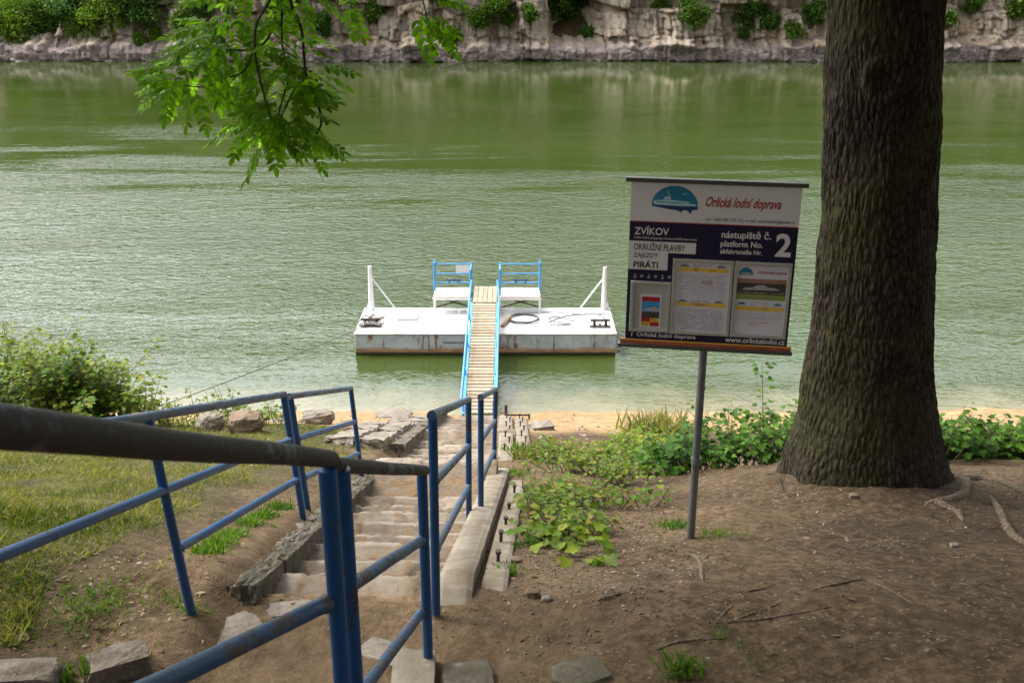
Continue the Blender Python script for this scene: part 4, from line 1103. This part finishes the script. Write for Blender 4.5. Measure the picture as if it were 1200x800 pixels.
def compound(p, d, up, L, n=6):
    """feather leaf: thin stalk with paired leaflets and one at the tip"""
    p = Vector(p); d = Vector(d).normalized(); up = Vector(up); up = (up - d * up.dot(d)).normalized(); s_ = d.cross(up)
    tip = p + d * L + Vector((0, 0, -L * .22))
    pts = [p, p + d * L * .5 + Vector((0, 0, -L * .04)), tip]
    rach.tube(pts, [.0016, .0013, .0007], 4, cap=False)
    for i in range(n):
        t = .22 + .72 * i / (n - 1); q = p + d * L * t + Vector((0, 0, -L * .22 * t * t))
        for sg in (-1, 1):
            ax = (d * .55 + s_ * sg + Vector((0, 0, -.25 - R.random() * .25)) + Vector((R.uniform(-.12, .12),) * 3))
            leafP.append(q); leafA.append(ax); leafN.append(up + Vector((R.uniform(-.3, .3), R.uniform(-.3, .3), 0))); leafS.append(L * .34 * (1 - .25 * abs(t - .55)) * R.uniform(.85, 1.1))
    leafP.append(tip); leafA.append(d + Vector((0, 0, -.3))); leafN.append(up); leafS.append(L * .36)
blobs = [ # px,py,rx,ry,count,y
    (262, 12, 42, 26, 22, 5.1), (292, 20, 40, 34, 22, 5.2), (250, 42, 34, 22, 20, 5.0), (280, 62, 42, 20, 24, 5.1), (232, 74, 28, 16, 16, 4.95),
    (203, 88, 24, 12, 14, 4.9), (216, 100, 26, 10, 13, 4.9), (290, 88, 24, 16, 6, 4.9), (316, 90, 24, 24, 18, 5.05), (340, 70, 20, 40, 14, 5.1),
    (345, 30, 22, 30, 12, 5.2), (368, 84, 12, 16, 9, 5.0), (340, 118, 28, 22, 26, 5.05), (334, 132, 30, 18, 30, 5.05), (312, 140, 24, 14, 14, 5.0),
    (298, 136, 20, 12, 12, 4.95), (312, 162, 14, 14, 8, 5.0), (356, 158, 16, 12, 7, 5.05), (415, -2, 22, 10, 6, 5.2), (497, 8, 26, 22, 12, 5.4), (512, 26, 16, 16, 6, 5.4), (360, -5, 26, 12, 5, 5.2),
    (300, -40, 60, 30, 40, 5.2), (450, -75, 90, 14, 12, 5.4)]
for (bx, by, rx, ry, cnt, yy) in blobs:
    for _ in range(int(cnt * .72)):
        a = R.random() * 6.28; k_ = math.sqrt(R.random())
        p = pt(bx + rx * k_ * math.cos(a) * .8, by + ry * k_ * math.sin(a) * .8, yy + R.uniform(-.28, .28))
        outw = Vector((math.cos(a) * 1.0 + (bx - 310) / 160, R.uniform(-.8, .8), -math.sin(a) * .5 - .35))
        compound(p, outw, Vector((R.uniform(-.5, .5), R.uniform(-.9, .2), 1)), R.uniform(.13, .18))
T = np.array(LEAF_OVAL) * np.array([1.12, 1, 1])
spray_obj('leaves', T, LEAF_OVAL_F, leafP, [tuple(a) for a in leafA], [tuple(a) for a in leafN], leafS, ASHLEAF, ash)
rach.build('leaf_stalks', m_simple('green_stalk', (.06, .10, .02), .6, 0, .1), ash)
crown_leaves(ash, (-4.0, 1.5, 13.0), 6.0, 6.5, 2.6, 22000, .24, 10.3, ymax=5.0, cl=80)

# ---------------------------------------------------------------- shrubs and plants
L_BRIGHT = m_leaf('bright_shrub_leaf', [(0, (.03, .085, .005)), (.45, (.07, .165, .007)), (.85, (.14, .23, .012)), (1, (.24, .20, .02))], .35)
L_MID = m_leaf('shrub_leaf', [(0, (.014, .05, .004)), (.6, (.04, .11, .007)), (1, (.09, .175, .012))], .32)
L_BANK = m_leaf('bank_plant_leaf', [(0, (.035, .095, .004)), (.4, (.07, .165, .006)), (.8, (.13, .22, .008)), (.94, (.22, .20, .02)), (1, (.16, .09, .03))], .3)
STEM = m_simple('plant_stem', (.08, .07, .03), .8, 0, .3)
def shrub(name, spots, label, cat, leaf, size, n_stem, per, mat, spread=.35, group=None, tmpl=(LEAF_MAPLE, LEAF_MAPLE_F), zbase=None):
    """spots: (x, y, height) where stems rise"""
    x0, y0, _ = spots[0]
    rt = empty(name, (x0, y0, ground_z(x0, y0)), label, cat, group)
    mb = MB(); P = []; A = []; Nn = []; S = []
    for _ in range(n_stem):
        x, y, h = spots[R.randrange(len(spots))]
        x += R.gauss(0, spread); y += R.gauss(0, spread); z = ground_z(x, y); h *= R.uniform(.45, 1.05)
        b = Vector((x, y, z)); lean = Vector((R.gauss(0, .28), R.gauss(0, .28), 1)); tip = b + lean * h
        mid = b + lean * h * .5 + Vector((R.gauss(0, .05), R.gauss(0, .05), 0))
        mb.tube([b, mid, tip], [.006, .005, .002], 5, cap=False)
        for i in range(per):
            t = R.uniform(.25, 1.03) ** .7; q = b.lerp(tip, t) if t > .5 else b.lerp(mid, t * 2)
            a = R.random() * 6.28; o = Vector((math.cos(a), math.sin(a), R.uniform(-.1, .35)))
            ln = size * R.uniform(.5, 1.6); e = q + o * ln
            P.append(e); A.append(o + Vector((0, 0, -.35))); Nn.append(Vector((R.gauss(0, .35), R.gauss(0, .35) - .15, 1))); S.append(size * R.uniform(.65, 1.25))
            if R.random() < .35: mb.tube([q, e], [.0022, .0015], 3, cap=False)
    mb.build('stems', STEM, rt)
    spray_obj('foliage', tmpl[0], tmpl[1], P, [tuple(v) for v in A], [tuple(v) for v in Nn], S, mat, rt)
    return rt
# left bush by the water
sp = [(pt(px, 500, 12.2).x, 12.2 + dy, h) for px, dy, h in ((-60, .2, 1.3), (-20, 0, 1.3), (10, .2, 1.35), (40, 0, 1.2), (70, .1, 1.2), (90, .1, 1.15), (110, 0, .95), (130, -.1, .7), (-100, 0, 1.3))]
shrub('shrub', sp, 'big leafy green shrub at the left edge in front of the water', 'shrub', None, .068, 300, 34, L_BRIGHT, .26)
sp = [(pt(px, 520, 12.4).x, 12.6, h) for px, h in ((200, .35), (225, .4), (255, .6), (285, .4), (310, .35))]
shrub('low_plant', sp, 'low bright green weeds behind the long left railing, before the brown boulder', 'plant', None, .05, 80, 12, L_BRIGHT, .25)
sp = [(pt(px, 520, 9.6).x, 9.7, h) for px, h in ((805, .55), (830, .62), (855, .68), (880, .75), (905, .95), (925, .8), (950, .7), (790, .4))]
shrub('shrub', sp, 'dark green shrub between the sign post and the big trunk', 'shrub', None, .075, 95, 20, L_MID, .17)
sp = [(pt(906, 520, 9.7).x, 9.75, 1.35), (pt(912, 520, 9.7).x, 9.75, 1.2)]
shrub('tall_weed', sp, 'single tall thin weed rising left of the big trunk', 'plant', None, .06, 3, 30, L_MID, .03)
sp = [(pt(px, 525, 9.5).x, 9.6, h) for px, h in ((1085, .55), (1110, .62), (1135, .58), (1160, .66), (1185, .64), (1210, .6), (1240, .66), (1270, .6))]
shrub('shrub', sp, 'low green shrub right of the big trunk at the edge of the bank', 'shrub', None, .085, 140, 20, L_MID, .17)
# leafy patch on the bank between steps and sign
def gpt(px, py):
    yy = 3.2
    while yy < 19:
        p = pt(px, py, yy)
        if p.z <= ground_z(p.x, yy, False): break
        yy += .02
    return p.x, yy
sp = [(*gpt(px, py), h) for px, py, h in ((650, 585, .28), (665, 560, .32), (690, 560, .34), (720, 570, .3), (640, 600, .22), (670, 590, .28), (700, 590, .25), (735, 560, .30), (760, 560, .28), (655, 545, .3), (675, 620, .2), (668, 632, .16))]
shrub('leafy_plant', sp, 'bright green leafy patch on the bank between the steps and the sign', 'plant', None, .052, 230, 9, L_BANK, .17)
sp = [(*gpt(px, py), h) for px, py, h in ((700, 545, .25), (730, 540, .25), (760, 540, .25), (790, 540, .25), (745, 525, .25), (775, 530, .25))]
shrub('leafy_plant', sp, 'taller loose green plants at the brow of the bank left of the sign post', 'plant', None, .06, 110, 9, L_BRIGHT, .2)
sp = [(*gpt(px, py), h) for px, py, h in ((668, 640, .13), (688, 655, .1), (650, 640, .1))]
shrub('leafy_plant', sp, 'small three-leaved green seedling patch at the lower tip of the bank plants', 'plant', None, .09, 12, 5, L_BRIGHT, .06)
# dead leaves and bits
P = []; 
while len(P) < 3600:
    r = R.random()
    if r < .35: x, y = R.gauss(.75, .35), R.gauss(6.6, 1.0)
    elif r < .5: x, y = R.gauss(-2.1, .5), R.gauss(4.6, .5)
    else: x, y = R.uniform(-.4, 4.6), R.uniform(3.8, 9.4)
    if -1.5 < x < -.1 and y > 4.7: continue
    P.append((x, y, ground_z(x, y) + .006))
n = len(P)
LIT = m_leaf('dead_leaf', [(0, (.025, .016, .009)), (.45, (.07, .042, .02)), (.8, (.15, .095, .05)), (1, (.28, .20, .12))], .1)
tag(spray_obj('leaf_litter', LEAF_OVAL, LEAF_OVAL_F, P, NR.normal(size=(n, 3)) * [1, 1, .2], NR.normal(size=(n, 3)) * .4 + [0, 0, 1], NR.uniform(.01, .035, n) * NR.choice([.8, 1, 1.7], n, p=[.6, .3, .1]), LIT), 'dry brown leaf bits scattered on the dirt', None, None, 'stuff')
# twigs on the ground
def twig(pxs, r, label):
    P_ = root_line(pxs, None, r, 1.0); mb = MB(); mb.tube([p + Vector((0, 0, .004)) for p in P_], [r] * (len(P_) - 1) + [r * .4], 6)
    tag(mb.build('fallen_twig', BARK2), label, 'twig', 'fallen twigs')
twig([(876, 694), (895, 691), (910, 685)], .004, 'short dark fallen twig above the thin roots in the dirt')
twig([(912, 560), (917, 575), (926, 583)], .008, 'dark twig on the ground left of the big trunk base')
twig([(700, 706), (718, 700), (726, 697)], .005, 'short fallen twig on the dirt right of the pebbles')
twig([(722, 700), (745, 693)], .004, 'thin twig on the bare dirt below the sign')

# ---------------------------------------------------------------- grass
GRASS = m_leaf('grass_blade', [(0, (.04, .075, .009)), (.45, (.075, .115, .015)), (.66, (.13, .13, .034)), (.88, (.24, .19, .085)), (1, (.34, .27, .14))], .3)
GREENGR = m_leaf('fresh_grass_blade', [(0, (.03, .08, .008)), (.7, (.06, .14, .015)), (1, (.12, .18, .03))], .35)
BLADE = [(-.055, 0, 0), (.055, 0, 0), (.042, .5, .10), (-.042, .5, .10), (0, 1, .36)]
BLADE_F = [(0, 1, 2, 3), (3, 2, 4)]
def blades(name, P, H, mat, lean=.55, label=None, kind='stuff', parent=None):
    n = len(P); A = NR.normal(size=(n, 3)) * lean; A[:, 2] = 1
    Nn = NR.normal(size=(n, 3)); Nn[:, 2] *= .2
    o = spray_obj(name, BLADE, BLADE_F, P, A, Nn, H, mat, parent)
    if kind: tag(o, label, None, None, kind)
    return o
P = []; H = []
tries = 0
while len(P) < 75000 and tries < 600000:
    tries += 1
    y = 3.9 + 9.5 * R.random() ** 1.25; x = R.uniform(-.62 * y - 1.2, -1.62)
    nn = noise.noise(Vector((x * 1.4, y * 1.4, 2))) + .6 * noise.noise(Vector((x * 4.5, y * 4.5, 8)))
    edge = -2.28 + .3 * noise.noise(Vector((y * 1.5, 0, 0))) + (.5 if y > 9 else 0)
    if x > edge and R.random() > .04: continue
    if nn < -.4 and R.random() > .25: continue
    P.append((x, y, ground_z(x, y) - .004)); H.append((.042 + .05 * max(0, nn)) * R.uniform(.5, 1.5))
blades('lawn_grass', P, H, GRASS, .9, 'dry and green mixed grass covering the slope left of the steps')
def tuft(px, py, n, rad_, h, label, mat=GREENGR, g='grass tufts'):
    x, y = gpt(px, py); P = []; Hh = []
    for _ in range(n):
        a = R.gauss(0, rad_); b = R.gauss(0, rad_); P.append((x + a, y + b, ground_z(x + a, y + b) - .003)); Hh.append(h * R.uniform(.5, 1.3))
    o = blades('grass_tuft', P, Hh, mat, .55, None, None); tag(o, label, 'grass tuft', g)
tuft(788, 616, 150, .07, .075, 'grass tuft left of the foot of the sign post')
tuft(842, 628, 110, .09, .06, 'grass tuft right of the foot of the sign post')
tuft(845, 750, 60, .05, .04, 'small grass tuft on the bare dirt beside the thin roots')
tuft(885, 780, 70, .06, .04, 'grass tuft near the bottom edge under the thin roots')
tuft(800, 792, 120, .05, .09, 'longer grass tuft at the bottom edge right of the flat stone')
tuft(698, 662, 60, .03, .07, 'small grass tuft on the dirt below the leafy patch')
tuft(619, 640, 90, .05, .06, 'grass tuft beside the outer concrete strip')
tuft(593, 675, 110, .03, .08, 'grass tuft at the edge of the outer concrete strip')
tuft(612, 535, 400, .12, .16, 'green grass growing along the lower concrete strip')
tuft(595, 560, 240, .16, .09, 'short grass between the two concrete strips')
tuft(112, 700, 170, .09, .06, 'bright grass tuft at the edge of the dirt hollow on the left')
tuft(105, 720, 120, .09, .05, 'bright grass tuft low on the left, nearer the corner')
tuft(62, 728, 150, .1, .05, 'grass tuft left of the dirt hollow')
tuft(110, 778, 90, .02, .08, 'lone green sprout behind the square kerb block')
tuft(195, 700, 90, .06, .05, 'green tuft left of the slanting post base')
tuft(224, 712, 90, .04, .05, 'green tuft growing round the slanting post base')
tuft(60, 795, 200, .05, .08, 'green tuft on the flat slab in the bottom left corner')
for (px, py) in ((245, 655), (260, 645), (275, 636), (295, 622), (312, 610), (330, 600)):
    tuft(px, py, 170, .05, .075, 'green grass growing along the back of the stone kerb beside the left railing', g='grass along the kerb')
tuft(408, 552, 260, .10, .10, 'grass at the end of the upper kerb'); tuft(500, 500, 300, .14, .12, 'grass growing among the lower paving stones')
tuft(455, 520, 200, .14, .10, 'grass beside the start of the lower kerb')
tuft(640, 540, 300, .2, .22, 'tall dry grass at the left edge of the bank plants', GRASS); tuft(770, 505, 400, .25, .35, 'tall pale dry grass behind the bank plants', GRASS)

# ---------------------------------------------------------------- far shore: cliffs, hill, shrubs
def blk(p, s, sd):
    q = Vector((p[0] * s[0] + sd, p[1] * s[1], p[2] * s[2] + sd)); q += noise.noise_vector(q * .9) * .35
    d, pts_ = noise.voronoi(q, distance_metric='DISTANCE')
    c = pts_[0]; h = noise.cell(c * 5.3 + Vector((sd, 1, 2)))
    return h, min(1, (d[1] - d[0]) * 6)
def joint(x, z, w, h, sd):
    x = x + .22 * w * noise.noise(Vector((x * .5 / w, z * .5 / h, sd))) + z * .06; z = z + .25 * h * noise.noise(Vector((x * .6 / w, z * .3 / h, sd + 7)))
    row = math.floor(z / h); xx = x / w + noise.cell(Vector((row + .5, sd, 3))) * 3
    col = math.floor(xx); fx = xx - col; fz = z / h - row
    e = min(min(fx, 1 - fx) * w, min(fz, 1 - fz) * h) / .16
    return noise.cell(Vector((col + .5, row + .5, sd + .5))), min(1, e)
def cliff_y(x, z):
    base = 97.2 + 1.6 * noise.noise(Vector((x * .045, 0, 3))) + .9 * noise.noise(Vector((x * .16, 0, 8)))
    g = math.exp(-((x - 5.2 - z * .2) / 2.6) ** 2) * 5 * sstep(.8, 3, z)
    left = sstep(-24, -34, x)
    b1, e1 = joint(x, z, 2.7, 4.8, 1); b2, e2 = joint(x, z, 1.0, 2.1, 2); b3, e3 = joint(x, z, .5, .9, 3)
    rough = b1 * 1.3 + b2 * .6 + b3 * .3 + .25 * (1 - e1) + .25 * (1 - e2) + .1 * (1 - e3)
    lean = .45 + .5 * left + .3 * noise.noise(Vector((x * .07, 0, 20)))
    up = max(0, z - 1.5)
    lh = 1.45 + .7 * noise.noise(Vector((x * .3, 5, 2))) + .35 * noise.noise(Vector((x * 1.3, 5, 9))); led = .9 * sstep(lh - .15, lh + .2, z)          # bench above the flood line
    y = base + lean * up + led + rough * (.35 + .65 * sstep(.6, 1.8, z)) + .12 * noise.noise(Vector((x * 1.7, 0, z * 1.7))) + .1 * noise.noise(Vector((x * 5, 0, z * 5))) + g
    if z > 9: y += (z - 9) * .6
    return y
cxs = np.concatenate([np.arange(-110, -62, 1.0), np.arange(-62, 62, .13), np.arange(62, 111, 1.0)])
czs = np.concatenate([np.arange(-1.5, 6.6, .11), np.arange(6.7, 10, .5), np.arange(10, 32, 1.5)])
cme, CV = grid_mesh('cliff', cxs, czs, lambda x, z: (x + .15 * noise.noise(Vector((x * .8, z * 1.3, 4))), cliff_y(x, z), z))
def m_cliff():
    m, nt, b = new_mat('granite_cliff'); g = N(nt); co = g.coord(kind='pos')
    sep = g.n('ShaderNodeSeparateXYZ'); g.l(co, sep.inputs[0]); z = sep.outputs[2]
    n1 = g.noise(co, .35, 8, .7); n2 = g.noise(g.coord((1, 1, .5), 'pos'), 1.6, 8, .75)
    c = g.ramp(n1, [(.3, (.22, .17, .13)), (.45, (.39, .32, .25)), (.6, (.50, .40, .28)), (.72, (.56, .50, .43))])
    c = g.mix(.5, c, g.ramp(n2, [(.32, (.12, .095, .07)), (.5, (.42, .345, .27)), (.68, (.60, .52, .42))]))
    v = g.vor(g.coord((1, 1, .5), 'pos'), 1.3, out='Color')
    c = g.mix(.3, c, g.ramp(v, [(.2, (.16, .13, .105)), (.8, (.48, .42, .35))]))
    # streaks running down the joints
    c = g.mix(g.ramp(g.noise(g.coord((1, 1, .10), 'pos'), 1.8, 5, .7), [(.57, 0), (.68, .75)]), c, (.085, .07, .058))
    ochre = g.ramp(g.noise(co, .5, 6, .6), [(.53, 0), (.66, .6)]); c = g.mix(ochre, c, (.45, .31, .17))
    lich = g.ramp(g.noise(co, .9, 6, .7), [(.55, 0), (.66, .55)]); c = g.mix(g.math('MULTIPLY', lich, g.maprange(z, 2.5, 4, 0, 1)), c, (.13, .14, .06))
    zz = g.math('ADD', z, g.math('MULTIPLY', g.noise(co, .7, 5), 1.3))
    wet = g.ramp(g.noise(g.coord((1, 1, 2), 'pos'), 2.2, 7, .7), [(.3, (.13, .10, .095)), (.5, (.27, .22, .20)), (.7, (.44, .385, .35))])
    c = g.mix(g.maprange(zz, 2.25, 1.9, 0, 1), c, wet)
    c = g.mix(g.maprange(zz, .85, .75, 0, .5), c, (.40, .36, .30)); c = g.mix(g.maprange(zz, .72, .66, 0, .85), c, (.05, .05, .035))
    # woodland soil higher up
    c = g.mix(g.maprange(z, 9, 12, 0, 1), c, (.04, .06, .02))
    g.l(c, b.inputs['Base Color']); b.inputs['Roughness'].default_value = .95; b.inputs['Specular IOR Level'].default_value = .15
    bb = g.bump(n2, .8, .25); bb = g.bump(g.noise(co, 6, 6, .75), .8, .12, bb)
    g.l(bb, b.inputs['Normal']); return m
cl = link_mesh('cliff', cme, m_cliff()); tag(cl, kind='structure')
# flat ledge stones at the far water edge
FARL = [m_leaf('far_leaf_yellowish', [(0, (.05, .12, .008)), (.6, (.11, .21, .014)), (1, (.20, .29, .025))], .3), m_leaf('far_leaf_dark', [(0, (.018, .055, .008)), (.6, (.04, .10, .013)), (1, (.08, .16, .02))], .25), m_leaf('far_leaf_mid', [(0, (.028, .075, .009)), (.6, (.065, .14, .014)), (1, (.12, .19, .025))], .3)]
TR = m_simple('far_trunk', (.09, .07, .05), .9, 0, .2)
def far_tree(px, py, w, h, mat, label, name='shrub', cat='shrub', n=None, g='shrubs on the far cliff', leaf=.22, yoff=-.6):
    z = pt(px, py, 97).z
    y = cliff_y(pt(px, py, 97).x, z) + yoff; p = pt(px, py, y); p.z = max(p.z, 1.4)
    k = pt(px + 100, py, y).x - pt(px, py, y).x; wm = w * k / 100 / 2; hm = h * k / 100 / .93 / 2
    bz = p.z - hm
    e = empty(name, (p.x, y + .4, bz), label, cat, g)
    mb = MB()
    for q in range(3): mb.tube([(p.x + R.uniform(-.2, .2), y + .5, bz - .5), (p.x + R.uniform(-.5, .5) * wm, y, p.z)], [.09, .04], 6)
    mb.build('trunk', TR, e)
    n = n or int(1500 + 520 * wm * hm)
    ncl = max(10, int(wm * hm * 3)); cen = []
    while len(cen) < ncl:
        v = NR.uniform(-1, 1, 3)
        if np.linalg.norm(v) < 1: cen.append(np.array([p.x, y, p.z]) + v * np.array([wm * .85, min(wm, 2.2) * .7, hm * .85]))
    cen = np.array(cen); kk = NR.randint(0, ncl, n); P = cen[kk] + NR.normal(size=(n, 3)) * np.array([.42, .42, .34]) * min(1, wm * .5 + .2)
    A = NR.normal(size=(n, 3)); Nn = NR.normal(size=(n, 3)) * .7 + np.array([0, -.6, .8])
    spray_obj('crown', LEAF_CLUMP, LEAF_CLUMP_F, P, A, Nn, leaf * NR.uniform(.6, 1.3, n), mat, e)
Y_, K_, M_ = FARL
for args in [(20, 34, 40, 20, Y_, 'low yellowish bush at the foot of the leftmost shrubs'), (85, 30, 26, 30, M_, 'narrow green bush between the rounded and the bright shrub'), (140, 2, 30, 24, M_, 'green bush cut by the top edge above the bright shrub'), (212, 22, 22, 18, M_, 'small olive bush on the cliff at the left fringe of the hanging branch'), (440, 12, 26, 26, M_, 'olive bush on the cliff between the two hanging sprays'), (620, 14, 14, 18, M_, 'little upright bush left of the gully'), (775, 6, 16, 12, M_, 'tiny olive bush on top of the pale cliff right of the gully'), (1140, 6, 24, 16, M_, 'dull bush at the top edge right of the trunk'), (8, 20, 56, 56, Y_, 'yellowish green shrub in the top left corner of the far cliff'), (48, 20, 60, 52, M_, 'rounded green shrub second from the left on the far cliff'),
             (75, 5, 40, 40, K_, 'dark shrub high between the two leftmost bushes'), (120, 24, 58, 56, Y_, 'bright green shrub standing alone just above the far left ledge'), (172, 6, 46, 36, K_, 'dark green shrub at the top edge left of the hanging branch'),
             (232, 8, 30, 30, K_, 'dark shrub on the cliff hidden behind the hanging branch'), (378, 24, 26, 30, K_, 'small dark shrub on the cliff right of the hanging branch'), (562, 20, 26, 26, M_, 'small round shrub on the cliff above the pontoon'),
             (582, 4, 34, 18, M_, 'shrub cut by the top edge above the left bench'), (596, 22, 14, 10, M_, 'tiny shrub on the ledge right of the small round one'), (648, 4, 46, 26, K_, 'dark tree foliage at the left of the cliff gully'),
             (675, 22, 46, 54, K_, 'dark dense tree filling the gully between the cliffs'), (688, 42, 26, 16, K_, 'dark bush at the foot of the gully'), (812, 14, 40, 28, M_, 'green shrub on the cliff left of the rounded one'),
             (884, 24, 52, 48, K_, 'rounded dark green shrub on the cliff left of the big trunk'), (953, 14, 26, 28, K_, 'shrub on the far cliff touching the big trunk'), (1195, 8, 30, 22, M_, 'shrub in the top right corner of the far cliff'),
             (532, 40, 18, 12, M_, 'tiny dull shrub on the cliff beside the bright hanging spray'), (181, 40, 10, 18, Y_, 'little bright green sapling on the rocks near the hanging branch'), (164, 46, 12, 12, M_, 'very small weed clump left of the sapling'),
             (1110, 22, 16, 12, M_, 'small shrub on the cliff just right of the big trunk'), (930, 35, 18, 14, M_, 'low dull shrub between the rounded shrub and the trunk')]:
    far_tree(*args)
# dense woodland above the cliff, out of the picture but mirrored in the river
n = 130000
cen = np.stack([NR.uniform(-120, 120, 1000), np.zeros(1000), NR.uniform(7.0, 30, 1000)], 1)
cen[:, 1] = np.array([cliff_y(x, z) for x, _, z in cen]) - .5
k = NR.randint(0, 1000, n); P = cen[k] + NR.normal(size=(n, 3)) * [2.4, 1.3, 1.6]
P = P[P[:, 2] > 6.2]; n = len(P)
tag(spray_obj('far_woodland', LEAF_CLUMP, LEAF_CLUMP_F, P, NR.normal(size=(n, 3)), NR.normal(size=(n, 3)) * .6 + [0, -.5, .8], NR.uniform(.6, 1.4, n), M_), 'green woodland covering the hill above the far cliff', None, None, 'stuff')

# ---------------------------------------------------------------- sky, sun, camera
w = bpy.data.worlds.new('World'); scene.world = w; w.use_nodes = True
nt = w.node_tree; g = N(nt); bg = nt.nodes['Background']
SUN_EL, SUN_AZ = 55, 288     # degrees; azimuth clockwise from +Y (the viewing direction)
sky = g.n('ShaderNodeTexSky', sky_type='NISHITA'); sky.sun_disc = False; sky.sun_elevation = rad(SUN_EL); sky.sun_rotation = rad(SUN_AZ)
sky.air_density = 1; sky.dust_density = 4; sky.ozone_density = 1
# overcast veil: the blue is mostly washed out by thin cloud
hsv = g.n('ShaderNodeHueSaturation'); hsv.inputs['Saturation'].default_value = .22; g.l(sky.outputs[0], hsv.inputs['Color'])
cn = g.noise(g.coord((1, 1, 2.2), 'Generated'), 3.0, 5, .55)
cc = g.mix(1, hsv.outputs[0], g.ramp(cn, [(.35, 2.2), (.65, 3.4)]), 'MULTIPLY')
# sky gain added: brighter ahead, dimmer behind, so the near water reflects paler
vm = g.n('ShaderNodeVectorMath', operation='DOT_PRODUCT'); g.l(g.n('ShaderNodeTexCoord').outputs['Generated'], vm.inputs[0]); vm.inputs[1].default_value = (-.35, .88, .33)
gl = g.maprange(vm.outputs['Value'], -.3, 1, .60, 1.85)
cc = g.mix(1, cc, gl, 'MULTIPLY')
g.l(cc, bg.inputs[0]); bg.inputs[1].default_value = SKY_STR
sd = bpy.data.lights.new('sun', 'SUN'); sd.energy = SUN_STR; sd.angle = rad(12); sd.color = (1, .965, .91)
so = bpy.data.objects.new('sun', sd); COL.objects.link(so)
az, el = rad(SUN_AZ), rad(SUN_EL)
dirv = Vector((math.sin(az) * math.cos(el), math.cos(az) * math.cos(el), math.sin(el)))
so.rotation_euler = dirv.to_track_quat('Z', 'Y').to_euler(); so.location = dirv * 50
cam = bpy.data.cameras.new('camera'); cam.lens = 36; cam.sensor_width = 36; cam.clip_end = 1000; cam.clip_start = .05
cam.dof.use_dof = True; cam.dof.focus_distance = 12; cam.dof.aperture_fstop = 9
co_ = bpy.data.objects.new('camera', cam); COL.objects.link(co_)
co_.location = (0, 0, CAMZ); co_.rotation_euler = (math.pi / 2 - PITCH, 0, 0)
scene.camera = co_
scene.view_settings.view_transform = 'Standard'; scene.view_settings.look = 'None'; scene.view_settings.exposure = EXPO; scene.view_settings.gamma = 1
scene.cycles.use_adaptive_sampling = True
